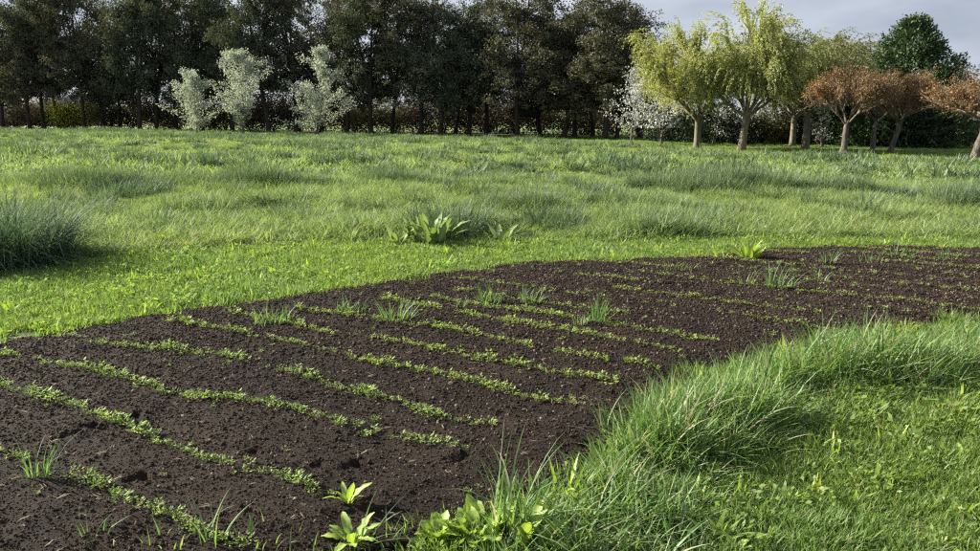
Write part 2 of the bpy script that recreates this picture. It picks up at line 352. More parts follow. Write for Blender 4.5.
d = 1.9 + (9.4 - 1.9) * rng.uniform(0, 1, n) ** 1.35; x = rng.uniform(-1, 1, n) * (1.2 + d * .8)
z, ed = bed_height(x, d); k = ed > .0; x, d, z = x[k], d[k], z[k]
s = np.exp(rng.normal(0, .45, len(x))) * .0034 * np.clip(d / 3.2, .85, 2.2)
s = np.where(rng.uniform(0, 1, len(x)) < .010, s * 2.4, s)
s = np.minimum(s, .013)
scatter('soil_crumbs', np.stack([x, d, z + s * .2], 1), rng.uniform(0, 6.3, (len(x), 3)), s[:, None] * np.ones(3), rng.integers(0, 4, len(x)), rng.uniform(0, 1, len(x)), cr, 'dark crumbly soil lumps covering the vegetable bed', 'soil')

bits = []
for k in range(3):
    n = 3; V, qd, t, v = blades(np.stack([rng.uniform(-.01, .01, n), rng.uniform(-.01, .01, n), np.full(n, .002)], 1), rng.uniform(0, 6.28, n), np.full(n, 1.45), rng.uniform(-.1, .35, n), rng.uniform(.012, .05, n), rng.uniform(.0015, .0035, n), rng.uniform(0, 1, n), 4, rng.normal(0, .3, n))
    bits.append(mesh_from('dry_bit', V, qd, t, M['straw'], v))
n = 900; d = 2.0 + 7 * rng.uniform(0, 1, n) ** 1.2; x = rng.uniform(-1, 1, n) * (1 + d * .75); z, ed = bed_height(x, d); k = ed > .02; x, d, z = x[k], d[k], z[k]; n = len(x)
scatter('dry_bits', np.stack([x, d, z + .004], 1), zrot(n, .1), (rng.uniform(.5, 1.2, n))[:, None] * np.ones(3), rng.integers(0, 3, n), np.zeros(n), bits, 'scattered bits of dry straw lying on the soil', 'straw')

# ------------------------------------------------------------------ grass
def sample(n, dmin, dmax, power, xs=.78, xm=1.5):
    u = rng.uniform(0, 1, n); d = dmin + (dmax - dmin) * u ** power
    return rng.uniform(-1, 1, n) * (xm + d * xs), d
# mown turf: the path round the bed and the lawn at the right front
lawnp = [tuft_mesh('lawn_tuft', 70, .085, .03, .085, .0045, .5, 1.1, M['lawn'], 3) for k in range(5)]
def clover(seed):
    r = np.random.default_rng(seed); n = 26
    a = r.uniform(0, 6.28, n); q = .08 * np.sqrt(r.uniform(0, 1, n)); cen = np.stack([q * np.cos(a), q * np.sin(a), r.uniform(.02, .06, n)], 1)
    u = unit(np.stack([np.cos(a), np.sin(a), r.uniform(.1, 1.2, n)], 1))
    V, qd, v = leaf_cards(cen, u, r.uniform(.016, .036, n), r.uniform(.009, .018, n), r.uniform(0, 1, n), r=r)
    return mesh_from('clover_tuft', V, qd, None, M['lawn'], v)
lawnp += [clover(1), clover(2)]
lawnp += [tuft_mesh('weed_tuft', 9, .03, .05, .12, .017, .55, 1.2, M['weed'], 5) for k in range(2)]
def lawn(n, dmin, dmax, power, nm, lbl, scale, fn, weed):
    x, d = sample(n, dmin, dmax, power)
    k = fn(x, d); x, d = x[k], d[k]; m_ = len(x)
    pid = np.where(rng.uniform(0, 1, m_) < weed, rng.integers(5, 7, m_), rng.integers(0, 5, m_))
    pid = np.where((rng.uniform(0, 1, m_) < weed * .28) & (d < 12), rng.integers(7, 9, m_), pid)
    nzv = fbm(x * 1.3, d * 1.3, 21)
    s = scale * (.65 + .7 * nzv) * rng.uniform(.75, 1.25, m_)
    scl = np.stack([s * 1.15, s * 1.15, s * rng.uniform(.7, 1.2, m_)], 1)
    zz = np.zeros(m_); nb = d < 12
    if nb.any(): bh, be = bed_height(x[nb], d[nb]); zz[nb] = np.where(be > 0, bh - .006, 0)
    scatter(nm, np.stack([x, d, zz], 1), zrot(m_), scl, pid, np.clip(fbm(x * .9, d * .9, 31) * 1.4 - .3 + rng.normal(0, .15, m_), 0, 1), lawnp, lbl, 'grass')
def in_path(x, y):
    bed = inside(x, y, BED); md = inside(x, y, MEADOW); rt = inside(x, y, BELT)
    e = edge_dist(x, y, BED); rag = np.clip((fbm(x * 7, y * 7, 77) - .5) * .7, .03, .3)
    fr = (y < 2.0 + .45 * np.clip(x, -3, .3)) | ((x > -.2) & (y < 1.2 + x * .95) & (y < 6.5))
    return (~md) & ~fr & ((~bed & (e > -rag)) | (bed & (e < rag))) & (fbm(x * 3.1, y * 3.1, 79) > .25) & (y < 14) & (y > 2.5)
lawn(30000, 2.2, 12.5, .98, 'mown_path_grass', 'short bright mown grass between the dark bed and the meadow', 1.15, in_path, .16)
def in_front(x, y):
    return ~inside(x, y, BED) & (((x > -.2) & (y < 6.6)) | (y < 2.35)) & (edge_dist(x, y, BED) > .05)
lawn(11000, 1.5, 6.6, 1.15, 'lawn_grass', 'short mown lawn at the right front', 1.0, in_front, .02)
def in_far(x, y): return ~inside(x, y, MEADOW) & (x > -14) & (y > 30)
lawn(26000, 28, 75, .8, 'far_lawn_grass', 'short mown grass under the trees on the right', 1.6, in_far, 0.0)

# long border grass between bed and lawn
beltp = [tuft_mesh('border_tuft', 15, .08, .08, .44, .0105, .36, 1.3, M['belt'], 5, 0, None, True) for k in range(6)]
x, d = sample(60000, 2.0, 7.0, 1.0)
k = inside(x, d, BELT); x, d = x[k], d[k]
e = edge_dist(x, d, EDGE, False)
BUP = np.array([P(*q_)[:2] for q_ in [(500, 551), (560, 515), (606, 470), (642, 428), (690, 398), (750, 385), (820, 358), (980, 340), (1180, 322)]])
ebed = edge_dist(x, d, BUP, False)
pk = np.zeros(len(x))
for (qx, qy, rad, amp) in [(700, 440, .36, 1.0), (660, 450, .30, .9), (610, 515, .45, .55), (735, 418, .32, .9), (880, 372, .5, .9), (830, 380, .36, 1.0), (975, 360, .6, .8), (555, 540, .35, .55), (500, 562, .25, .55), (528, 535, .2, .5), (785, 392, .3, .85), (762, 398, .25, .8), (808, 378, .25, .8), (930, 366, .3, .9)]:
    p = P(qx, qy); pk = np.maximum(pk, amp * np.exp(-((x - p[0]) ** 2 + (d - p[1]) ** 2) / rad ** 2))
pk = np.maximum(pk, .22); hh = pk * (.45 + 1.0 * vnoise(x * 6, d * 6, 12)) * rng.uniform(.65, 1.3, len(x))
k = rng.uniform(0, 1, len(x)) < .10 + .35 * pk; x, d, hh = x[k], d[k], hh[k]; m_ = len(x)
s = np.clip(hh, .12, 1.15)
scatter('border_grass', np.stack([x, d, np.zeros(m_)], 1), zrot(m_, .22), np.stack([.55 + .5 * s, .55 + .5 * s, s], 1), rng.integers(0, 6, m_), np.clip(rng.normal(.35, .25, m_), 0, 1), beltp, 'long blue-green grass along the front edge of the bed', 'grass')

# meadow
MOUNDS = [(120, 190, 1.5, .75, .26), (240, 188, 2.2, .8, .30), (300, 190, 1.0, .7, .22), (70, 190, 1.2, .8, .22), (390, 232, 1.3, .55, .14), (450, 228, .8, .55, .24), (20, 150, 4, 1.5, .35), (100, 133, 9, 3, .35), (350, 166, 2, .9, .22), (180, 140, 8, 3, .3),
          (545, 232, 1.2, .6, .10), (620, 225, 1.2, .7, .12), (680, 172, 2, 1, .18), (760, 190, 2, .8, .18), (830, 162, 3, 1.0, .25), (930, 165, 3, 1, .2), (600, 166, 2, .8, .2), (720, 190, 1.2, .6, .18), (460, 172, 2, .8, .2), (250, 160, 3, 1.2, .25), (300, 148, 5, 2, .3), (450, 142, 6, 2, .25), (150, 165, 3, 1.0, .25), (20, 128.5, 14, 5, .45), (250, 131, 12, 4, .35)]
meadp = [tuft_mesh('meadow_tuft', 26, .11, .14, .50, .0115, .36, 1.3, M['meadow'], 5) for k in range(6)]
meadf = [tuft_mesh('meadow_tuft_far', 20, .17, .14, .48, .026, .42, 1.3, M['meadow'], 4) for k in range(5)]
tusn = [tuft_mesh('tussock', 240, .22, .18, .42, .010, .6, 1.7, M['clump'], 5) for k in range(3)]
taln = [tuft_mesh('tall_tuft', 40, .12, .20, .50, .010, .42, 1.6, M['clump'], 5) for k in range(3)]
talf = [tuft_mesh('tall_tuft_far', 30, .18, .20, .50, .022, .45, 1.6, M['clump'], 4) for k in range(3)]
tusf = [tuft_mesh('tussock_far', 150, .24, .18, .40, .020, .6, 1.7, M['clump'], 4) for k in range(3)]
MOWN = np.array([P(*q_)[:2] for q_ in [(40, 147), (120, 144), (250, 143), (290, 147), (200, 152), (90, 154), (20, 151)]])
MOWN2 = np.array([P(*q_)[:2] for q_ in [(500, 173), (560, 171), (720, 175), (720, 181), (580, 179), (520, 178)]])
NAMED = [(8, 262, 2200, .62, .5, 1.15, .010, 'big dark green grass clump at the left frame edge'), (901, 199, 620, .30, .2, .44, .013, 'round dark grass clump alone in the right half of the meadow'),
          (514, 170, 520, .42, .25, .5, .02, 'dark grass clump in the middle of the meadow, far back'), (305, 190, 420, .36, .3, .55, .014, 'dark grass clump at the right end of a long mound'), (468, 182, 420, .36, .25, .48, .016, 'rounded grass clump up and right of the dock plant'),
          (596, 196, 500, .42, .28, .5, .014, 'grey-green grass clump right of the middle of the meadow'), (130, 196, 900, .8, .3, .6, .013, 'wide dark grass clump behind the big left one'), (385, 178, 420, .45, .3, .5, .016, 'dark grass clump beyond the dock plant to the left'), (447, 234, 900, .55, .35, .68, .011, 'tall dark grass clump rising behind the large dock'), (548, 228, 560, .5, .25, .46, .011, 'leafy grass clump right of the dock plant at the mown edge')]
CLUMPS = []
for k in range(620):
    d_ = 10.2 + 70 * rng.uniform() ** 1.25; CLUMPS.append((rng.uniform(-1, 1) * (2 + d_ * .78), d_, rng.uniform(.25, .62) * (1 + d_ / 60), rng.uniform(.75, 1.45)))
def meadow_pts(n, dmin, dmax, power):
    x, d = sample(n, dmin, dmax, power, .80, 2.0)
    rag = (fbm(x * 2.5, d * 2.5, 41) - .5) * .5
    k = inside(x, d + rag, MEADOW); x, d = x[k], d[k]
    c1 = fbm(x * .42, d * .5, 51); c2 = vnoise(x * 1.25 + 3 * c1, d * 1.1, 61); c3 = vnoise(x * 2.9, d * 2.6, 62)
    tl = np.clip((fbm(x * .42, d * .80, 54, 3) - .585) * 7, 0, 1)
    h = .34 + .22 * np.clip((c1 - .4) * 2.6, 0, 1) + .22 * np.clip((c2 - .55) * 2.2, 0, 1) + .25 * (c3 - .4) + .75 * tl * (.6 + .8 * c2)
    for c_ in CLUMPS:
        i_ = np.where((np.abs(x - c_[0]) < c_[2] * 1.5) & (np.abs(d - c_[1]) < c_[2] * 1.5))[0]
        if len(i_): r2 = ((x[i_] - c_[0]) ** 2 + (d[i_] - c_[1]) ** 2) / c_[2] ** 2; h[i_] = np.maximum(h[i_], c_[3] * .6 * np.sqrt(np.clip(1 - r2 * .75, 0, 1)))
    for (qx, qy, rx, ry, amp) in MOUNDS:
        p = P(qx, qy); h = h + amp * 1.25 / .36 * np.exp(-((x - p[0]) / rx) ** 2 - ((d - p[1]) / ry) ** 2)
    e = edge_dist(x, d, EDGE, False); h = h * np.clip(.4 + e / .35, .4, 1)
    for mo in (MOWN, MOWN2): h = np.where(inside(x, d, mo), .22, h)
    for a in NAMED[1:]:
        p = P(a[0], a[1]); h = h * (1 - .6 * np.exp(-((x - p[0]) / (a[3] * 1.9)) ** 2 - ((d - p[1] + a[3]) / (a[3] * 3)) ** 2))
    h = np.clip(h * .92, .17, 1.75)
    return x, d, h
def meadow(nm, n, dmin, dmax, power, protos, lbl, hor):
    x, d, h = meadow_pts(n, dmin, dmax, power); m_ = len(x)
    tint = np.clip(.85 - .75 * h + rng.normal(0, .22, m_) + .7 * (fbm(x * .35, d * .35, 71) - .5), 0, 1)
    s = h * rng.uniform(.8, 1.2, m_); S3 = np.stack([hor + .2 * s, hor + .2 * s, s * .92], 1); pid = rng.integers(0, len(protos), m_)
    tall = h + rng.normal(0, .16, m_) > .98; pid = np.where(tall, len(protos) + 3 + rng.integers(0, 3, m_), pid)  # tall spots take the darker clump grass, painting in the mounds' shaded sides
    T = np.array([c_ for c_ in CLUMPS if dmin <= c_[1] < dmax]); T = T[inside(T[:, 0], T[:, 1], MEADOW) & (edge_dist(T[:, 0], T[:, 1], EDGE, False) > .3)]; k_ = len(T)
    tp = tusn if dmax < 25 else tusf; w3 = T[:, 2] / .42 * rng.uniform(.8, 1.2, k_)
    pts = np.concatenate([np.stack([x, d, np.zeros(m_)], 1), np.stack([T[:, 0], T[:, 1], np.zeros(k_)], 1)])
    scatter(nm, pts, np.concatenate([zrot(m_, .15), zrot(k_, .12)]), np.concatenate([S3, np.stack([w3, w3, T[:, 3] * .95], 1)]), np.concatenate([pid, len(protos) + rng.integers(0, 3, k_)]),
            np.concatenate([tint, rng.uniform(0, .25, k_)]), protos + tp + (taln if dmax < 25 else talf), lbl, 'grass')
meadow('meadow_grass', 30000, 6.5, 19, .75, meadp, 'long tangled green meadow grass beyond the mown path', .8)
meadow('far_meadow_grass', 52000, 19, 84, .72, meadf, 'long green meadow grass in front of the tree line', 1.0)

# ------------------------------------------------------------------ trees
def finish_tree(name, loc, label, cat, group, trunk, branches, crown, bark, leafmat, twigmat=None):
    t = empty(name, loc); tag(t, label, cat, group)
    tk = link('trunk', mesh_from('trunk', *tubes(trunk, 9), None, bark, smooth=True), t)
    if branches: link('branches', mesh_from('branches', *tubes(branches, 5), None, twigmat or bark, smooth=True), t)
    V, q_, v = crown
    link('crown', mesh_from('crown', V, q_, None, leafmat, v), t)
    return t
def copy_tree(src, loc, rz, s, label, group=None):
    c = src.copy(); C.objects.link(c); c.location = loc; c.rotation_euler = (0, 0, rz); c.scale = s
    c['label'] = label
    if group: c['group'] = group
    for ch in src.children:
        k_ = ch.copy(); C.objects.link(k_); k_.parent = c
    return c
def flare(pts, r0, r1, flare_=1.35):
    k_ = len(pts); t = np.linspace(0, 1, k_); r_ = r0 * (1 - t) + r1 * t
    r_ = r_ * (1 + (flare_ - 1) * np.exp(-t * k_ * .9)); return r_

def broad_tree(seed, h, cw, cb, clumps, per, leaf, forks=2, csig=.55, r0=.2, low=.0, hang=.0):
    """tall tree: forked stem(s), rising limbs, clumped crown. cb = height where the crown starts"""
    r = np.random.default_rng(seed); trunk, br, cen = [], [], []
    fh = h * r.uniform(.14, .3)
    st = wander((0, 0, -.15), (r.normal(0, .05), r.normal(0, .05), 1), fh, 5, .04, r)
    trunk.append((st, flare(st, r0, r0 * .8)))
    stems = []
    for k in range(forks):
        a = r.uniform(0, 6.28) + k * 6.28 / forks
        tilt = r.uniform(.1, .32) if forks > 1 else .05
        p = wander(st[-1] - np.array([0, 0, .1]), (math.cos(a) * tilt, math.sin(a) * tilt, 1), h * r.uniform(.86, 1) - fh, 9, .07, r, .04)
        trunk.append((p, flare(p, r0 * (.75 if forks > 1 else .85), .03, 1.0))); stems.append(p)
    nl = int(11 / forks) + 8
    ends = []
    for p in stems:
        for k in range(nl):
            t = r.uniform(0, .93) ** 1.15; b, d_ = along(p, t); zf = b[2] / h
            if b[2] < cb: continue
            a = r.uniform(0, 6.28)
            prof = math.sqrt(max(.06, 1 - ((zf - .55) / .52) ** 2)); ln = cw * .5 * prof * r.uniform(.7, 1.15)
            lim = wander(b, (math.cos(a), math.sin(a), r.uniform(.25, .95)), ln, 5, .12, r, .03)
            br.append((lim, np.linspace(r0 * .3, .02, len(lim)) * (1.1 - .5 * zf)))
            for j in range(4):
                bb, dd = along(lim, r.uniform(.3, 1)); a2 = r.uniform(0, 6.28)
                tw = wander(bb, (math.cos(a2), math.sin(a2), r.uniform(-.25 - hang, .7)), ln * r.uniform(.3, .55), 3, .15, r)
                br.append((tw, np.linspace(.03, .01, len(tw)))); ends += [tw[-1], tw[1]]
            ends.append(lim[-1])
        ends.append(p[-1]); ends.append(p[-2])
    if low: ends += [np.array([math.cos(a) * q2, math.sin(a) * q2, z2]) for a, q2, z2 in zip(r.uniform(0, 6.28, 30), r.uniform(.6, cw * .48, 30), r.uniform(3.0, 5.8, 30))]
    ends = np.array(ends)
    cc = ends[r.integers(0, len(ends), clumps)] + r.normal(0, .28, (clumps, 3))
    cr_ = csig * r.uniform(.6, 1.35, clumps)
    dz = r.normal(0, 1, (clumps, per, 3)); dz = unit(dz) * (r.uniform(0, 1, (clumps, per, 1)) ** .5)
    cen = (cc[:, None] + dz * cr_[:, None, None] * np.array([1.1, 1.1, .75])).reshape(-1, 3)
    k = cen[:, 2] > low + .5; cen = cen[k]
    cv = np.repeat(r.uniform(.1, .9, clumps), per)[k]
    n_ = len(cen); u = unit(r.normal(0, 1, (n_, 3)) + np.array([0, 0, -.3]))
    V, q_, v = leaf_cards(cen, u, leaf * r.uniform(.7, 1.3, n_), leaf * r.uniform(.45, .8, n_), np.clip(cv + r.normal(0, .25, n_), 0, 1), r=r)
    return trunk, br, (V, q_, v)

POP = []
for k, (h, cw, fk, mt) in enumerate([(13, 7.2, 2, 'poplar'), (14, 7.8, 3, 'poplar_b'), (12.5, 6.8, 2, 'poplar'), (13.5, 7.6, 2, 'poplar_b'), (13, 7.0, 2, 'poplar')]):
    POP.append((h, broad_tree(100 + k, h, cw, 1.9, 640, 32, .20, fk, .58, .22, 1.3, .6), M[mt]))
# trunk pixel, depth shift, height of the top in metres, what tells it apart
NW = ['', 'first', 'second', 'third', 'fourth', 'fifth', 'sixth', 'seventh', 'eighth', 'ninth', 'tenth', 'eleventh', 'twelfth', 'thirteenth', 'fourteenth', 'fifteenth', 'sixteenth', 'seventeenth', 'eighteenth', 'nineteenth']
TW = ['', '', 'twent', 'thirt', 'fort', 'fift', 'sixt', 'sevent', 'eight', 'ninet']
def nth(k): return NW[k] if k < 20 else (TW[k // 10] + 'ieth' if k % 10 == 0 else TW[k // 10] + 'y-' + NW[k % 10]) if k < 100 else 'hundred-and-' + nth(k - 100)
NTH = [nth(k) for k in range(1, 60)]
poplars = [(-28, 0, 16), (6, 3, 15.5), (33, -1, 15), (47, 1, 16), (87, 0, 16.5), (105, 4, 15), (142, -1, 16), (159, 3, 15), (196, 2, 15.5), (234, 4, 16), (270, 0, 15.2), (297, 2, 15), (347, 0, 14.6), (372, -1, 14.2), (393, 3, 13.6), (422, 0, 13.8), (440, -1, 13.6), (469, 2, 13.2), (486, 4, 13), (517, -1, 13.2), (563, 0, 11.6), (574, 3, 11.9), (606, -1, 12.0), (616, 2, 11.6), (640, 6, 10.6)]
poplars = sorted(poplars + [(62, 8, 15), (122, 9, 15), (178, 8, 14.5), (215, 9, 14.5), (322, 8, 13.5), (455, 9, 12.6), (540, 8, 11), (592, 9, 11), (-60, 6, 15)])
protos_t = {}
for i, (px, dd, top) in enumerate(poplars):
    t = (px - 33) / (606 - 33); pL, pR = P(33, 129.8), P(606, 139.2)
    dep = pL[1] * (1 - t) + pR[1] * t + dd
    g_ = A(px, 150, dep); loc = (g_[0], dep, 0)
    j = i % 5; h0, parts, mt = POP[j]; top = top + (1.6 if px < 300 else .5 if px < 420 else -.5)
    s = top / h0
    lab = 'tall dark tree with the %s trunk from the left in the dark row' % NTH[i]
    if px == -28: lab = 'dark tree just outside the left frame edge, second trunk of the dark row'
    if i == 0: lab = 'tall dark tree at the left end of the dark row, cut by the frame'
    if i == len(poplars) - 1: lab = 'shortest tall dark tree at the right end of the dark row behind the pale trees'
    if j not in protos_t:
        tr, br, crn = parts
        o = finish_tree('poplar_tree', loc, lab, 'tree', 'tall dark trees in the row', tr, br, crn, M['bark_dark'], mt)
        o.scale = (1, 1, s); o.rotation_euler = (0, 0, rng.uniform(0, 6.28)); protos_t[j] = o
    else:
        q1 = rng.uniform(.9, 1.1); copy_tree(protos_t[j], loc, rng.uniform(0, 6.28), (q1, q1, s), lab)

# silvery young trees standing in front of the dark row
def silver_tree(seed, h, w_, n_, leaf, lowz=.3, mat='silver', sparse=1.0):
    r = np.random.default_rng(seed); trunk, br, cen, dirs = [], [], [], []
    st = wander((0, 0, -.1), (r.normal(0, .05), 0, 1), h * .96, 9, .05, r); trunk.append((st, flare(st, .10, .012, 1.2)))
    ends = []
    for k in range(46):
        t = r.uniform(.06, .95); b, _ = along(st, t); a = r.uniform(0, 6.28); zf = t
        prof = (1 - zf) ** .72 * (.72 + .28 * min(1, zf / .25)) + .08
        ln = w_ * .5 * prof * r.uniform(.4, 1.4) * 1.3
        lim = wander(b, (math.cos(a), math.sin(a), r.uniform(.25, 1.1)), ln * 1.1, 4, .14, r, .05); br.append((lim, np.linspace(.03, .008, len(lim))))
        for j in range(7):
            bb, d_ = along(lim, r.uniform(.15, 1)); ends.append((bb, d_))
        ends.append((lim[-1], unit(lim[-1] - lim[-2])))
    E_ = np.array([e_[0] for e_ in ends]); D_ = np.array([e_[1] for e_ in ends])
    i_ = r.integers(0, len(E_), n_); cen = E_[i_] + r.normal(0, .20 * sparse, (n_, 3)) * np.array([1, 1, .9]) + D_[i_] * r.normal(.05, .15, (n_, 1))
    k = cen[:, 2] > lowz; cen = cen[k]; i_ = i_[k]; m_ = len(cen)
    cv = r.uniform(.15, .85, len(E_))[i_]
    V, q_, v = leaf_cards(cen, unit(D_[i_] * .6 + r.normal(0, .8, (m_, 3))), leaf * r.uniform(.6, 1.3, m_), leaf * r.uniform(.5, .9, m_), np.clip(cv + r.normal(0, .25, m_), 0, 1), r=r)
    return trunk, br, (V, q_, v)
for (px, py, wpx, top, lab, seed) in [(197, 135.0, 42, 74, 'smallest silvery young tree, left of two larger ones before the dark row', 1), (243, 136.0, 52, 52, 'broad silvery young tree in the middle of three before the dark row', 2), (317, 136.6, 52, 46, 'tallest silvery young tree, standing apart right of the other two', 3)]:
    p = P(px, py); h = 1.6 + (117.5 - top) * p[1] / 720; w_ = wpx * p[1] / 720
    finish_tree('silver_tree', (p[0], p[1], 0), lab, 'tree', 'silvery young trees before the dark row', *silver_tree(260 + seed, h, w_ * 1.15, 7600, .15), M['bark_pale'], M['silver'])
for (px, py, wpx, top, lab, seed, n_) in [(631, 143.5, 36, 66, 'slender white-leaved young tree with a thin bare stem beside the dark row', 4, 2300), (661, 145, 44, 60, 'white-flecked young tree half hidden behind the left weeping tree', 5, 2600),
                                          (730, 144, 40, 108, 'low white-flecked young tree seen between the two weeping tree trunks', 6, 1500), (822, 147, 17, 112, 'tiny white-leaved sapling left of the nearest rust-brown tree', 7, 420)]:
    p = P(px, py); h = 1.6 + (120 - top) * p[1] / 720; w_ = wpx * p[1] / 720
    finish_tree('white_sapling', (p[0], p[1], 0), lab, 'tree', 'white-leaved saplings', *silver_tree(200 + seed, h, w_ * 1.1, n_, .15 if seed != 7 else .12, h * .2, 'blossom', .8), M['bark_pale'], M['blossom'])

# weeping trees
def willow(seed, h, w_, fork, r0, nstr, lean=0.0, droop=1.0, leafw=.042, skew=0.0):
    r = np.random.default_rng(seed); trunk, br = [], []
    st = wander((0, 0, -.15), (lean, r.normal(0, .03), 1), fork + .15, 5, .03, r); trunk.append((st, flare(st, r0, r0 * .85, 1.3)))
    nodes = []
    for k in range(9):
        a = k * 6.28 / 9 + r.normal(0, .25); upr = r.uniform(.7, 2.6) if k % 2 else r.uniform(.5, 1.2)
        ln = (h - fork) * (.55 + .13 * upr) * r.uniform(.7, .95)
        lim = wander(st[-1] - np.array([0, 0, .12]), (math.cos(a) + skew, math.sin(a), upr), ln, 8, .10, r, .10); trunk.append((lim, flare(lim, r0 * .42, .02, 1.0)))
        for j in range(9):
            t = r.uniform(.25, 1); b, d_ = along(lim, t); a2 = r.uniform(0, 6.28)
            sub = wander(b, d_ * .9 + np.array([math.cos(a2) * .8, math.sin(a2) * .8, .55]), (h - fork) * r.uniform(.16, .34), 5, .14, r, .04); br.append((sub, np.linspace(.035, .01, len(sub))))
            for t2 in np.linspace(.2, 1, 5): nodes.append(along(sub, t2))
    cen, dirs, cv = [], [], []
    for k in range(nstr):
        b, d_ = nodes[r.integers(0, len(nodes))]
        if b[2] > h: continue
        rad = unit(np.array([b[0] - lean * fork, b[1], 0]) + r.normal(0, .35, 3) * np.array([1, 1, 0]))
        zf = (b[2] - fork) / (h - fork); rr = math.hypot(b[0], b[1]) / (w_ * .5)
        outw = max(.05, 1 - rr); ln = r.uniform(.5, 1.5) * (1.25 if zf < .75 else .75) * droop * h / 7.5
        th = r.uniform(0, .7) if zf > .55 else r.uniform(.3, 1.3)
        pts = b.copy(); S_ = 9; k_ = r.uniform(1.6, 2.7)
        c_ = r.uniform(.1, .9)
        for s_ in range(S_):
            d2 = rad * math.sin(min(th, 2.95)) * outw ** .5 + np.array([0, 0, math.cos(min(th, 2.95))]); d2 = unit(d2); th += k_ / S_
            nx = pts + d2 * ln / S_
            if nx[2] < .55: break
            for q2 in range(4):
                cen.append(pts + (nx - pts) * q2 / 4); dirs.append(d2); cv.append(c_)
            pts = nx
    cen = np.array(cen); rad_ = np.percentile(np.hypot(cen[:, 0], cen[:, 1]), 95); kx = np.clip(w_ * .5 / rad_, .7, 1.7)
    def widen(p_): p_ = np.array(p_); f_ = 1 + (kx - 1) * np.clip((p_[:, 2] - fork) / 1.2, 0, 1); p_[:, 0] *= f_; p_[:, 1] *= f_; return p_
    trunk = [trunk[0]] + [(widen(p_), r_) for p_, r_ in trunk[1:]]; br = [(widen(p_), r_) for p_, r_ in br]
    cen[:, :2] *= kx
    cen = cen + r.normal(0, .035, (len(cen), 3)); dirs = unit(np.array(dirs) + r.normal(0, .45, (len(cen), 3)) + np.array([0, 0, -.25])); m_ = len(cen)
    V, q_, v = leaf_cards(cen, dirs, r.uniform(.08, .15, m_), leafw * r.uniform(.7, 1.4, m_), np.clip(np.array(cv) + r.normal(0, .2, m_), 0, 1), r=r)
    return trunk, br, (V, q_, v)
for (px, py, wpx, top, forkpx, rt, lab, seed, mt, ns, lean, skew) in [
        (697, 148.3, 132, 20, 121, .21, 'yellow-green weeping tree with straight trunk, leftmost of the weeping trees', 1, 'willow', 1700, .02, -.25),
        (741, 150.5, 120, 6, 116, .21, 'tallest yellow-green weeping tree with a slightly leaning trunk', 2, 'willow', 1700, .10, .1),
        (805, 149.3, 112, 24, 112, .21, 'olive-green weeping tree just left of the rust-brown trees', 3, 'willow_g', 1600, .02, -.1),
        (792, 146.2, 130, 34, 118, .19, 'shaded olive weeping tree behind the others with a thin dark trunk', 4, 'willow_g', 1200, 0, .1)]:
    p = P(px, py); sc_ = p[1] / 720; h = (py - top) * sc_; fk = (py - forkpx) * sc_
    finish_tree('weeping_tree', (p[0], p[1], 0), lab, 'tree', 'weeping trees on the far lawn', *willow(300 + seed, h, wpx * sc_, fk, rt, ns, lean, skew=skew), M['bark_willow'], M[mt], M['bark_willow'])

# umbrella-shaped rust-brown trees
def umbrella(seed, h, w_, fork, r0, lean, n_):
    r = np.random.default_rng(seed); trunk, br = [], []
    st = wander((0, 0, -.15), (lean, 0, 1), fork + .15, 9, .05, r); trunk.append((st, flare(st, r0, r0 * .72, 1.35)))
    tip = st[-1]; tips = []
    nl_ = int(r.integers(6, 9)); trunk[0] = (st, flare(st, r0, r0 * .72, 1.35) * r.uniform(.9, 1.12, len(st)))
    for k in range(nl_):
        a = k * 6.28 / nl_ + r.normal(0, .25)
        e1 = tip + np.array([math.cos(a) * w_ * .24, math.sin(a) * w_ * .24, (h - fork) * r.uniform(.28, .4)])
        e1 = e1 + r.normal(0, .12, 3); lim = np.array([tip - [0, 0, .12], tip * .72 + e1 * .28 + r.normal(0, .035, 3), tip * .4 + e1 * .6 + r.normal(0, .07, 3) - [0, 0, .05], e1]); trunk.append((lim, np.array([.42, .27, .2, .13]) * r0 * r.uniform(.7, 1.15)))
        for j in range(9):
            a2 = a + r.normal(0, .5); rr = r.uniform(.25, .47) * w_; rr = w_ * .46 * math.sqrt(r.uniform(.02, 1)); zt = fork + (h - fork) * (.28 + .60 * math.sqrt(max(0, 1 - (rr / (w_ * .47)) ** 2))) * r.uniform(.8, 1.02)
            e2 = np.array([tip[0] + math.cos(a2) * rr, tip[1] + math.sin(a2) * rr, zt]); md_ = e1 * .5 + e2 * .5 + np.array([0, 0, -.08]) + r.normal(0, .05, 3)
            b0 = along(lim, r.uniform(.45, 1))[0]
            br.append((np.array([b0, md_, e2]), [.045, .028, .014]))
            for t_ in range(12):
                b, d_ = along(np.array([b0, md_, e2]), r.uniform(.25, 1)); o_ = unit(b - tip + r.normal(0, .25, 3))
                tw = wander(b, o_ + np.array([0, 0, .35]) + r.normal(0, .35, 3), r.uniform(.3, .7) * w_ / 4.4, 3, .2, r); br.append((tw, [.014, .011, .008, .006])); tips += [tw[-1], tw[-2], tw[-1], tw[1]]
    T_ = np.array(tips); pw = r.uniform(0, 1, len(T_)) ** 1.2 * (.5 + (np.sin(T_[:, 0] * 4.1 + seed) * np.sin(T_[:, 1] * 3.7) * np.sin(T_[:, 2] * 5 + seed) > -.15)); i_ = r.choice(len(T_), n_, p=pw / pw.sum()); cen = T_[i_] + r.normal(0, .085, (n_, 3)); cv = r.uniform(.1, .9, len(T_))[i_]
    # leaf colour runs lighter and more orange at the left rims
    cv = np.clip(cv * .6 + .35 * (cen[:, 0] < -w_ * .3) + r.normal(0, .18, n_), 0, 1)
    V, q_, v = leaf_cards(cen, unit(r.normal(0, 1, (n_, 3))), r.uniform(.05, .11, n_), r.uniform(.03, .065, n_), cv, r=r)
    return trunk, br, (V, q_, v)
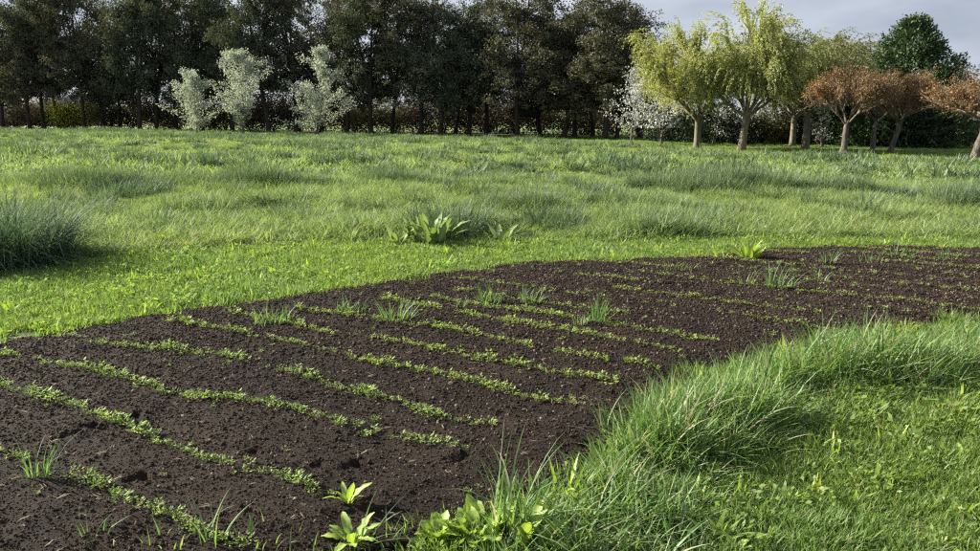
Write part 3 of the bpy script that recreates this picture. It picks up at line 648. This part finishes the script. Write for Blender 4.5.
for (px, py, wpx, top, forkpx, rt, lean, lab, seed) in [(843, 155.5, 94, 69, 124, .17, .10, 'nearest full rust-brown umbrella tree with a pale leaning trunk', 1), (889, 153.2, 78, 72, 124, .16, .14, 'rust-brown umbrella tree right of the nearest one, overlapped by it', 2),
                                                        (872, 150.3, 62, 80, 122, .16, .02, 'rust-brown umbrella tree hidden behind two others, its grey trunk between theirs', 3), (974, 160.5, 118, 76, 124, .21, .06, 'orange-brown umbrella tree cut by the right frame edge', 4)]:
    p = P(px, py); sc_ = p[1] / 720
    finish_tree('umbrella_tree', (p[0], p[1], 0), lab, 'tree', 'rust-brown umbrella trees', *umbrella(400 + seed, (py - top) * sc_, wpx * sc_ * .98, (py - forkpx) * sc_, rt * .92, lean, 12500), M['bark_pale'], M['rust'], M['bark_twig'])

# conifer and evergreen shrubs
def conifer(seed, h, w_, n_, base=.2, blunt=.75):
    r = np.random.default_rng(seed)
    st = wander((0, 0, -.1), (0, 0, 1), h * .93, 6, .01, r); trunk = [(st, flare(st, .22, .03))]
    nc = n_ // 26; zf = r.uniform(0, 1, nc) ** 1.25; a = r.uniform(0, 6.28, nc)
    prof = (1 - zf) ** blunt * (.78 + .13 * np.sin(a * 5 + zf * 7) + .13 * np.sin(a * 3 - zf * 23) + r.normal(0, .09, nc)) + .03
    rr = w_ * .5 * prof * r.uniform(.72, 1.05, nc); c0 = np.stack([rr * np.cos(a), rr * np.sin(a), base + zf * (h - base)], 1)
    dr = unit(np.stack([np.cos(a), np.sin(a), r.uniform(.3, 1.5, nc)], 1))
    br = [(np.array([[0, 0, c[2] * .8], c * [.6, .6, .93], c]), [.03, .02, .01]) for c in c0[::6]]
    t = r.uniform(-.5, .5, (nc, 26, 1)); cen = (c0[:, None] + dr[:, None] * t * 1.0 + r.normal(0, .13, (nc, 26, 3)) * (1 - t)).reshape(-1, 3)
    D_ = unit(np.repeat(dr, 26, 0) + r.normal(0, .5, (nc * 26, 3))); m_ = len(cen); k = cen[:, 2] > .06; cen, D_ = cen[k], D_[k]; m_ = len(cen)
    V, q_, v = leaf_cards(cen, D_, r.uniform(.14, .3, m_), r.uniform(.06, .13, m_), np.clip(np.repeat(r.uniform(.1, .9, nc), 26)[k] + r.normal(0, .2, m_), 0, 1), r=r)
    return trunk, br, (V, q_, v)
def shrub(seed, h, w_, n_, leaf):
    r = np.random.default_rng(seed); trunk, br, tips = [], [], []
    for k in range(5):
        a = r.uniform(0, 6.28); p = wander((r.normal(0, .1), r.normal(0, .1), -.05), (math.cos(a) * .5, math.sin(a) * .5, 1), h * .7, 4, .12, r); trunk.append((p, [.05, .045, .035, .025, .015]))
        for j in range(8):
            b, d_ = along(p, r.uniform(.15, 1)); a2 = r.uniform(0, 6.28); q2 = wander(b, (math.cos(a2), math.sin(a2), r.uniform(-.2, .9)), w_ * .42 * r.uniform(.5, 1.1), 3, .15, r); br.append((q2, [.02, .015, .01, .006])); tips += list(q2[1:])
    T_ = np.array(tips); i_ = r.integers(0, len(T_), n_); sg = min(w_, h) * .13
    cen = T_[i_] + r.normal(0, sg, (n_, 3)); cen[:, 2] = np.abs(cen[:, 2] - .05) + .05; cen[:, 2] = np.minimum(cen[:, 2], h * r.uniform(.85, 1.05, n_))
    V, q_, v = leaf_cards(cen, unit(r.normal(0, 1, (n_, 3))), leaf * r.uniform(.6, 1.3, n_), leaf * r.uniform(.4, .8, n_), np.clip(r.uniform(.1, .9, len(T_))[i_] + r.normal(0, .2, n_), 0, 1), r=r)
    return trunk, br, (V, q_, v)
dC = 49.0; pC = A(899, 150, dC)
finish_tree('conifer_tree', (pC[0], dC, 0), 'large dark green conifer behind the rust-brown trees', 'tree', None, *conifer(1, 8.0, 11.6, 38000, .2, .76), M['bark_dark'], M['conifer'])
for (px, dep, topy, wpx, lab, mt, sd) in [(715, 52, 106, 62, 'dark evergreen shrub behind the trunk of the leftmost weeping tree', 'dark_shrub', 11), (762, 52, 100, 56, 'dark shrub right of the tallest weeping tree trunk', 'olive_shrub', 12),
                                          (835, 50, 103, 60, 'black-green shrub behind the tiny white sapling', 'dark_shrub', 13), (868, 47.5, 118, 44, 'green conifer shrub behind the trunks of the rust-brown trees', 'conifer', 14),
                                          (905, 46, 108, 60, 'dark conifer shrub at the foot of the large conifer', 'dark_shrub', 15), (930, 47, 112, 26, 'rightmost dark conifer shrub beside the gap to the field', 'dark_shrub', 16), (800, 53, 98, 60, 'dark shrub behind the olive-green weeping tree trunks', 'dark_shrub', 17), (676, 55, 112, 46, 'dark low shrub left of the leftmost weeping tree trunk', 'dark_shrub', 18)]:
    b = A(px, 150, dep); h = 1.6 + (120.5 - topy) * dep / 720; w_ = wpx * dep / 720
    finish_tree('evergreen_shrub', (b[0], dep, 0), lab, 'shrub', 'shrubs behind the far lawn', *(conifer(500 + sd, h, w_ * 1.25, 8000, .1, .45) if mt != 'olive_shrub' else shrub(500 + sd, h, w_, 5000, .16)), M['bark_dark'], M[mt])
for (px, dep, topy, wpx, lab, mt, sd) in [(835, 60, 36, 60, 'thin olive tree rising between the weeping trees and the conifer', 'olive_shrub', 21), (868, 64, 30, 44, 'thin brown-green tree half hidden left of the conifer top', 'olive_shrub', 22), (944, 62, 48, 34, 'small dark tree peeping out right of the conifer', 'poplar', 23), (775, 66, 30, 60, 'thin olive tree behind the tallest weeping tree', 'olive_shrub', 24)]:
    b = A(px, 150, dep); h = 1.6 + (120.5 - topy) * dep / 720
    finish_tree('background_tree', (b[0], dep, 0), lab, 'tree', 'trees behind the weeping trees', *broad_tree(600 + sd, h, wpx * dep / 720, 1.6, 200, 26, .2, 2, .42, .14, 1.0), M['bark_dark'], M[mt])
# tangled hedge behind the dark row: single bushes
hx = [-30, -6, 22, 45, 69, 90, 112, 135, 158, 180, 205, 228, 252, 276, 300, 324, 348, 372, 396, 420, 444, 466, 490, 515, 540, 563, 588, 612, 640]
hk = [1, 1, 1, 1, 2, 0, 0, 0, 1, 0, 0, 0, 0, 1, 0, 0, 1, 0, 0, 1, 1, 0, 1, 1, 1, 0, 0, 1, 0]
SH = [shrub(700 + k, 4.6, 4.6, 4600, .22) for k in range(3)]; shp = {}
for i, px in enumerate(hx):
    t = (px - 33) / 573.0; dep = 97 * (1 - t) + 79 * t + rng.uniform(-1.5, 1.5); b = A(px, 150, dep); j = i % 3; mt = ['olive_shrub', 'brown_shrub', 'lime_shrub'][hk[i]]
    near = min(range(len(poplars)), key=lambda q3: abs(poplars[q3][0] - px)); side = 'left' if px < poplars[near][0] else 'right'
    lab = '%s hedge bush behind the dark row, the %s from the left' % (['olive-green', 'brownish', 'bright yellow-green'][hk[i]], NTH[i] if i < 26 else ['twenty-seventh', 'twenty-eighth', 'twenty-ninth'][i - 26])
    s = rng.uniform(.85, 1.15)
    if (j, mt) not in shp:
        o = finish_tree('hedge_bush', (b[0], dep, 0), lab, 'bush', 'hedge bushes behind the dark row', *SH[j], M['bark_dark'], M[mt]); o.scale = (s * 1.1, s, s); shp[(j, mt)] = o
    else: copy_tree(shp[(j, mt)], (b[0], dep, 0), rng.uniform(0, 6.28), (s * 1.1, s, s * rng.uniform(.85, 1.2)), lab)

# far buildings, fence, far wood
def box_mesh(name, x0, x1, y0, y1, z0, z1, mat):
    V = [(x, y, z) for z in (z0, z1) for x, y in ((x0, y0), (x1, y0), (x1, y1), (x0, y1))]
    return mesh_from(name, V, [[0, 3, 2, 1], [4, 5, 6, 7], [0, 1, 5, 4], [1, 2, 6, 5], [2, 3, 7, 6], [3, 0, 4, 7]], None, mat)
def gable_roof(name, hw, y0, y1, ze, zr, mat, over=.4):
    ym = (y0 + y1) / 2; t = .18; a0, a1 = y0 - over, y1 + over; dz = (zr - ze) / (ym - y0) * over
    V = []
    for x in (-hw - over, hw + over): V += [(x, a0, ze - dz), (x, ym, zr), (x, a1, ze - dz), (x, a1, ze - dz + t), (x, ym, zr + t), (x, a0, ze - dz + t)]
    q_ = [[0, 1, 7, 6], [1, 2, 8, 7], [2, 3, 9, 8], [3, 4, 10, 9], [4, 5, 11, 10], [5, 0, 6, 11], [0, 5, 4, 1], [1, 4, 3, 2], [6, 7, 10, 11], [7, 8, 9, 10]]
    return mesh_from(name, V, q_, None, mat)
def building(nm, px, dep, hw, dy, ze, zr, lab, wall, roof, trim):
    b = A(px, 150, dep); e_ = empty(nm, (b[0], dep, 0)); tag(e_, lab, 'building')
    link('wall', box_mesh('wall', -hw, hw, 0, dy, 0, ze, wall), e_)
    for sx in (-1, 1):
        V = [(sx * hw, 0, ze), (sx * hw, dy, ze), (sx * hw, dy / 2, zr - .02)]
        link('gable', mesh_from('gable', V, None, [[0, 1, 2]], wall), e_)
    link('roof', gable_roof('roof', hw, 0, dy, ze, zr, roof), e_)
    link('gutter', box_mesh('gutter', -hw - .4, hw + .4, -.62, -.5, ze - .30, ze - .12, trim), e_)
    link('door', box_mesh('door', -1.2, 1.2, -.06, .02, 0, 2.3, M['post']), e_)
    return e_
building('farm_shed', 34, 128, 8.5, 9, 2.9, 5.2, 'long grey farm shed seen between the leftmost dark trunks', M['shed'], M['shed'], M['shed_trim'])
building('brick_barn', 972, 120, 9, 8, 2.2, 3.6, 'low pinkish barn far beyond the fence at the right edge', M['barn_wall'], M['tile'], M['shed_trim'])
fd = 66.0; f0 = A(935, 150, fd)[0]
fe = empty('field_fence', (f0, fd, 0)); tag(fe, 'dark post-and-rail fence in the gap right of the conifer', 'fence')
pm = box_mesh('post', -.06, .06, -.06, .06, -.2, 1.25, M['post'])
for k in range(10): link('post', pm, fe, (k * .95, 0, 0))
rm = box_mesh('rail', -.3, 8.9, -.03, .03, -.05, .05, M['post'])
for z_ in (.55, 1.08): link('rail', rm, fe, (0, -.09, z_))
for k, px in enumerate((948, 962, 978, 1000)):
    b = A(px, 150, 58); V = shrub(800 + k, .8, 1.6, 900, .12)
    finish_tree('low_bush', (b[0], 58, 0), '%s low dark bush under the field fence at the right' % NTH[k], 'bush', 'low bushes under the fence', *V, M['bark_dark'], M['dark_shrub'])
fw = shrub(900, 4.2, 7.5, 900, .7); fwt = None
wood = []
for k in range(60):
    wood.append((rng.uniform(-300, 300), rng.uniform(300, 380), rng.uniform(.8, 1.8)))
V0, q0, v0 = fw[2]; VV, QQ, VA = [], [], []
for k, (x_, y_, s_) in enumerate(sorted(wood)):
    VV.append(V0 * np.array([s_ * 1.6, s_, s_]) + np.array([x_, y_, 0])); QQ.append(q0 + k * len(V0)); VA.append(v0)
tag(link('far_wood', mesh_from('far_wood', np.concatenate(VV), np.concatenate(QQ), None, M['olive_shrub'], np.concatenate(VA))), 'low band of far-off trees on the horizon', 'wood', kind='stuff')

# ------------------------------------------------------------------ plants on the bed and in the grass
def pixel_rows():
    return [
     [(-60, 446), (0, 463), (26, 469), None, (78, 488), (150, 520), (200, 541), (246, 554)],
     [(-30, 384), (0, 392), (40, 406), (75, 415), (130, 437), (170, 455), (208, 468), (255, 478), (290, 489), (331, 507)],
     [(-30, 358), (0, 363), (40, 369), (100, 380), (120, 388), (144, 395), (192, 406), (260, 414), (318, 427), (353, 440), (392, 448), (441, 457), (470, 462)],
     [(60, 340), (124, 354), (180, 360), (236, 369), (268, 378), (302, 387), (327, 396), (358, 404), (400, 414), (443, 428), (498, 436)],
     [(170, 330), (210, 337), (253, 345), (276, 350), (306, 355), (345, 366), (384, 376), (432, 382), (467, 391), (516, 405), (538, 410), (584, 417), (606, 420)],
     [(222, 319), (262, 326), (325, 340), (373, 347), (410, 354), (449, 362), (470, 368), (516, 376), (560, 384), (614, 394)],
     [(290, 315), (360, 325), (400, 332), (430, 335), (470, 342), (490, 347), (525, 355), (545, 360), (585, 366), (608, 370), (660, 379)],
     [(380, 306), (447, 318), (510, 330), (530, 335), (600, 347), (640, 354), (680, 361)],
     [(420, 303), (485, 314), (540, 322), (578, 329), (685, 345), (720, 350)]]
def leaflet_plant(seed, n_, rad, hgt, leaf, mat, name='seedling'):
    r = np.random.default_rng(seed); VV, TT, vv, o_ = [], [], [], 0
    for k in range(n_):
        a = r.uniform(0, 6.28); q2 = rad * math.sqrt(r.uniform(0, 1)); z_ = hgt * r.uniform(.25, 1) * (1 - .4 * q2 / rad)
        c = np.array([q2 * math.cos(a), q2 * math.sin(a), z_]); a2 = a + r.normal(0, .8); el = r.uniform(-.1, .9); ln = leaf * r.uniform(.7, 1.3); wd = ln * r.uniform(.38, .55)
        d_ = np.array([math.cos(a2) * math.cos(el), math.sin(a2) * math.cos(el), math.sin(el)]); s_ = np.array([-math.sin(a2), math.cos(a2), 0]); nn = np.cross(d_, s_)
        pts = np.array([c, c + d_ * ln * .45 + s_ * wd * .5 + nn * -.12 * ln, c + d_ * ln - nn * -.05 * ln, c + d_ * ln * .45 - s_ * wd * .5 + nn * -.12 * ln, [c[0] * .4, c[1] * .4, -.01]])
        VV.append(pts); TT += [[o_, o_ + 1, o_ + 2], [o_, o_ + 2, o_ + 3]]
        TT.append([o_, o_ + 3, o_ + 4]) if k % 2 == 9 else None
        vv += [r.uniform(0, 1)] * 5; o_ += 5
    stem = []
    for k in range(3):
        a = r.uniform(0, 6.28); e_ = np.array([math.cos(a) * rad * .5, math.sin(a) * rad * .5, hgt * .7]); VV.append(np.array([[-.0012, 0, -.015], [.0012, 0, -.015], e_])); TT.append([o_, o_ + 1, o_ + 2]); vv += [.5] * 3; o_ += 3
    return mesh_from(name, np.concatenate(VV), None, TT, mat, vv)
SD = [leaflet_plant(20 + k, [24, 18, 28, 14, 22, 10][k], [.026, .022, .030, .02, .026, .018][k], [.034, .028, .036, .04, .03, .026][k], [.0135, .016, .012, .017, .0125, .018][k], M['seedling']) for k in range(6)]
ORD = ['first', 'second', 'third', 'fourth', 'fifth', 'sixth', 'seventh', 'eighth', 'ninth']
cand = []
for ri, row in enumerate(pixel_rows()):
    seg = []
    pts = [None if q_ is None else P(*q_)[:2] for q_ in row]
    for a, b in zip(pts[:-1], pts[1:]):
        if a is None or b is None: continue
        ln = np.hypot(*(b - a)); n_ = max(1, int(ln / .034))
        for k in range(n_):
            p = a + (b - a) * (k + rng.uniform(0, 1)) / n_; dn = vnoise(np.array([p[0] * 6 + ri * 31]), np.array([p[1] * 6]), 5)[0]
            if dn < .22 and rng.uniform() < .7: continue
            nrm = np.array([b[1] - a[1], a[0] - b[0]]) / (ln + 1e-6); p = p + nrm * rng.normal(0, .014)
            cand.append((p[0], p[1], ri, (.58 + .85 * dn) * rng.uniform(.6, 1.35)))
for c_ in np.arange(6.25, 13.2, .46):                                # the far drills come up thinly
    for x in np.arange(-3.0, 9.5, .042):
        y = c_ - .55 * x + rng.normal(0, .018); dn = vnoise(np.array([x * 1.3 + c_ * 7]), np.array([c_ * 3.1]), 8)[0]
        if y > 9.4 or y < 4.8 or rng.uniform() > max(.06, (dn - .30) * 2.6): continue
        cand.append((x, y, 99, rng.uniform(.6, 1.1)))
for k in range(220):                                                 # stray ones between the drills
    x, y = rng.uniform(-3.5, 6), rng.uniform(2.6, 9); cand.append((x, y, 99, rng.uniform(.4, .8)))
ca = np.array(cand); zc, ed = bed_height(ca[:, 0], ca[:, 1]); kk = ed > .06; ca, zc = ca[kk], zc[kk]
vis = np.abs(ca[:, 0]) / ca[:, 1] < .72
ind = []
for ri in range(9):
    rw = [i for i in np.argsort(ca[:, 0]) if ca[i, 2] == ri and vis[i]]
    if len(ind) + len(rw) > 305: break
    ind += rw
    for k, i in enumerate(rw):
        x, y, _, s = ca[i]; o = link('seedling', SD[rng.integers(0, 6)], None, (x, y, zc[i] - .002)); o.rotation_euler = (rng.normal(0, .1), rng.normal(0, .1), rng.uniform(0, 6.28)); o.scale = (s * 1.15,) * 3
        tag(o, 'small green seedling, %s from the left in the %s sown row from the camera' % (nth(k + 1), ORD[ri]), 'seedling', 'seedlings of the %s row from the camera' % ORD[ri])
print('individual seedlings', len(ind), 'rows', ri)
rest = np.setdiff1d(np.arange(len(ca)), np.array(ind))
m_ = len(rest); s = ca[rest, 3] * 1.15
scatter('far_seedlings', np.stack([ca[rest, 0], ca[rest, 1], zc[rest] - .002], 1), zrot(m_, .1), s[:, None] * np.ones(3), rng.integers(0, 6, m_), rng.uniform(0, .7, m_), SD, 'thin rows of small green seedlings further back on the bed', 'seedlings')

def grass_tuft(px, py, n_, rad, hmin, hmax, wid, lab, mat='belt', lean=.45, curve=1.2, onbed=True, group='grass tufts on the bed', nm='grass_tuft', S=5):
    p = P(px, py); z_ = bz(p[0], p[1]) if onbed else 0
    o = link(nm, tuft_mesh(nm, n_, rad, hmin, hmax, wid, lean, curve, M[mat], S, .35), None, (p[0], p[1], z_)); return tag(o, lab, 'grass', group)
for a in [(43, 492, 34, .05, .08, .30, .0065, 'spiky grass tuft at the left end of the nearest seedling row'), (275, 328, 90, .16, .05, .16, .006, 'wide low weedy grass tuft nearest the mown edge on the left of the bed'),
          (398, 326, 70, .12, .08, .26, .008, 'upright grass tuft on the bed left of the two tufts side by side'), (352, 318, 45, .14, .05, .16, .006, 'small ragged grass tuft left of an upright one on the bed'),
          (488, 308, 60, .11, .08, .24, .008, 'left of two grass tufts side by side near the middle of the bed'), (531, 308, 48, .09, .08, .22, .008, 'right of two grass tufts side by side near the middle of the bed'),
          (460, 314, 14, .04, .06, .16, .006, 'tiny grass tuft just left of the two tufts side by side'), (598, 330, 38, .06, .12, .34, .009, 'tall narrow grass tuft standing alone right of the middle of the bed'),
          (580, 333, 14, .05, .06, .14, .007, 'short grass tuft at the foot of the tall narrow one'), (778, 293, 46, .14, .08, .34, .008, 'loose tall grass tuft on the right half of the bed'), (745, 290, 16, .08, .06, .26, .006, 'thin grass tuft left of the loose tall one'),
          (828, 268, 20, .08, .1, .28, .009, 'small grass tuft in the far right part of the bed'), (818, 286, 16, .07, .06, .2, .01, 'leafy small tuft right of the loose tall one'), (900, 262, 24, .14, .1, .34, .007, 'thin spreading grass tuft at the far right of the bed'),
          (945, 266, 14, .12, .1, .3, .007, 'sparse upright blades near the right frame edge of the bed'), (870, 268, 14, .12, .08, .26, .007, 'sparse bent blades left of the thin spreading tuft'), (680, 276, 22, .18, .05, .2, .006, 'sparse pale tuft at the far edge right of centre'),
          (606, 436, 9, .03, .1, .26, .009, 'few bent blades at the end of the fifth seedling row'), (668, 425, 12, .05, .15, .3, .009, 'bent blades leaning out of the border grass over the bed')]:
    grass_tuft(*a)
grass_tuft(515, 532, 70, .10, .15, .50, .009, 'tall arching grass tuft at the bottom edge right of the broad-leaved weed', lean=.35, curve=1.6)
grass_tuft(212, 552, 10, .04, .12, .30, .007, 'few tall blades at the bottom edge left of centre')
grass_tuft(95, 553, 12, .06, .06, .16, .006, 'few short blades at the bottom left edge')
grass_tuft(358, 551, 9, .04, .14, .30, .007, 'few upright blades beside the small leafy weed at the bottom edge')
for (px_, py_, n_, lab_) in [(262, 550, 26, 'low ragged grass at the bottom edge right of the few tall blades'), (312, 556, 22, 'low ragged grass at the bottom edge left of the slender leafy weed'), (395, 549, 34, 'low weedy grass at the bottom edge left of the crinkled weeds'), (165, 557, 18, 'low ragged grass at the bottom edge below the nearest seedling row')]:
    grass_tuft(px_, py_, n_, .10, .03, .12, .006, lab_, mat='lawn', lean=.6)
# big grass clumps that stand out of the meadow
for a in NAMED:
    grass_tuft(*a[:8], mat='clump_shaded', lean=.6, curve=1.9 if a[0] > 10 else 2.3, onbed=False, group='grass clumps in the meadow', nm='grass_clump')

def leaf_mesh(seed, ln, wd, mat, bend=.9, wavy=.12, lift=.9):
    r = np.random.default_rng(seed); S_ = 7; V, q_ = [], []
    th = lift; p = np.array([0., 0, 0])
    for k in range(S_ + 1):
        t = k / S_; wv = wd * (math.sin(math.pi * min(1, .10 + .9 * t)) ** .8) * (.25 if t < .15 else 1) * .5 + .002
        nrm = np.array([-math.sin(th), 0, math.cos(th)])
        for s_, dz in ((-1, .22), (-.5, .06), (0, 0), (.5, .06), (1, .22)):
            V.append(p + np.array([0, s_ * wv, 0]) + nrm * (dz * wv + wavy * wv * math.sin(t * 19 + s_ * 2 + seed) * abs(s_)))
        p = p + np.array([math.cos(th), 0, math.sin(th)]) * ln / S_; th -= bend / S_ * r.uniform(.6, 1.4)
    for k in range(S_):
        for j in range(4): a = k * 5 + j; q_.append([a, a + 1, a + 6, a + 5])
    vv = np.full((S_ + 1, 5), r.uniform(.2, .8)); vv[:, 2] = 1
    return mesh_from('leaf', V, q_, None, mat, vv.ravel(), smooth=True)
def leafy(px, py, n_, ln, wd, lab, mat='weed', lift=(.3, 1.3), bend=1.0, wavy=.15, spread=.03, onbed=True, nm='broadleaf_weed', grp='broad-leaved weeds'):
    p = P(px, py); z_ = bz(p[0], p[1]) if onbed else 0.0
    e_ = tag(empty(nm, (p[0], p[1], z_)), lab, 'weed', grp)
    ms = [leaf_mesh(int(rng.integers(0, 9999)), ln * rng.uniform(.75, 1.1), wd, M[mat], bend, wavy, rng.uniform(*lift)) for k in range(min(n_, 6))]
    for k in range(n_):
        a = k * 2.4 + rng.normal(0, .3); o = link('leaf', ms[k % len(ms)], e_, (math.cos(a) * spread * rng.uniform(.2, 1), math.sin(a) * spread * rng.uniform(.2, 1), 0)); o.rotation_euler = (rng.normal(0, .15), rng.normal(0, .15), a); s = rng.uniform(.75, 1.2); o.scale = (s, s, s)
    return e_
leafy(478, 538, 38, .115, .05, 'bright green crinkled broad-leaved weed at the bottom edge', wavy=.3, lift=(.7, 1.5), spread=.10)
leafy(438, 541, 20, .085, .042, 'smaller crinkled weed left of the bright broad-leaved one at the bottom', wavy=.3, lift=(.7, 1.5), spread=.06)
leafy(522, 552, 9, .17, .05, 'pale long-leaved weed below the tall arching grass tuft', wavy=.1, lift=(1.0, 1.5), spread=.05)
leafy(348, 513, 9, .10, .022, 'small upright leafy weed at the end of the second seedling row', wavy=.3, lift=(.9, 1.5), spread=.02)
leafy(352, 548, 12, .11, .028, 'slender leafy weed at the bottom edge below the small upright weed', wavy=.35, lift=(.8, 1.5), spread=.035)
leafy(430, 243, 60, .40, .085, 'large dock plant with long pale leaves at the mown edge', mat='dock', lift=(1.15, 1.6), bend=1.15, wavy=.3, spread=.30, onbed=False)
leafy(396, 244, 9, .32, .07, 'smaller dock with upright pale leaves left of the large dock', mat='dock', lift=(1.0, 1.45), bend=.8, spread=.10, onbed=False)
leafy(500, 243, 9, .34, .08, 'small dock half in the grass right of the large dock', mat='dock', lift=(.8, 1.4), bend=.8, spread=.12, onbed=False)
leafy(748, 262, 22, .26, .05, 'bright spreading weed clump at the far edge of the bed', lift=(.7, 1.5), bend=.8, spread=.10, onbed=False)
leafy(722, 262, 8, .16, .05, 'small bright weed left of the spreading clump at the far edge', lift=(.8, 1.4), spread=.06, onbed=False)
leafy(165, 243, 8, .24, .06, 'bright leafy weed on the mown edge right of the big grass clump', lift=(.8, 1.4), bend=.8, spread=.1, onbed=False)
leafy(190, 241, 6, .20, .06, 'pale leafy weed beside the bright one on the mown edge', mat='dock', lift=(.9, 1.4), bend=.8, spread=.1, onbed=False)
for k, (px, py, lab) in enumerate([(35, 325, 'upright lime-green weed on the mown path at the left'), (66, 327, 'spreading lime-green weed on the mown path below the big clump'), (85, 303, 'small lime weed by the mown path middle left'), (205, 280, 'small lime weed on the mown path under the leafy weeds'), (275, 275, 'lime weed on the mown path above the wide low tuft'), (345, 272, 'lime weed on the path between the bed corner and the docks'), (5, 335, 'lime weed at the left frame edge beside the soil'), (722, 402 + 70, 'lime broad-leaved weed amid the border grass'), (735, 551, 'lime broad-leaved weed at the bottom right lawn edge'), (830, 470, 'small pale weed in the right front lawn'), (960, 456, 'lime weed in the lawn near the right frame edge'), (640, 420, 'yellow-green weed under the tallest border grass')]):
    leafy(px, py, 9, .065 if py > 300 else .10, .022 if py > 300 else .03, lab, lift=(.7, 1.5), spread=.03, onbed=False, wavy=.3)

# pebbles
for (px, py, s, lab) in [(57, 397, .020, 'pale pebble beside the second seedling row at the left'), (184, 428, .014, 'small white pebble between the second and third seedling rows'), (567, 471, .024, 'white pebble on the soil beside the border grass'), (541, 427, .016, 'pale pebble near the end of the fifth seedling row'), (296, 512, .016, 'pale pebble on the soil below the second seedling row')]:
    p = P(px, py); V, t = crumb(px); o = link('pebble', mesh_from('pebble', V * s * .7, None, t, M['stone'], smooth=True), None, (p[0], p[1], bz(p[0], p[1]) + s * .25)); tag(o, lab, 'pebble', 'pebbles on the bed')
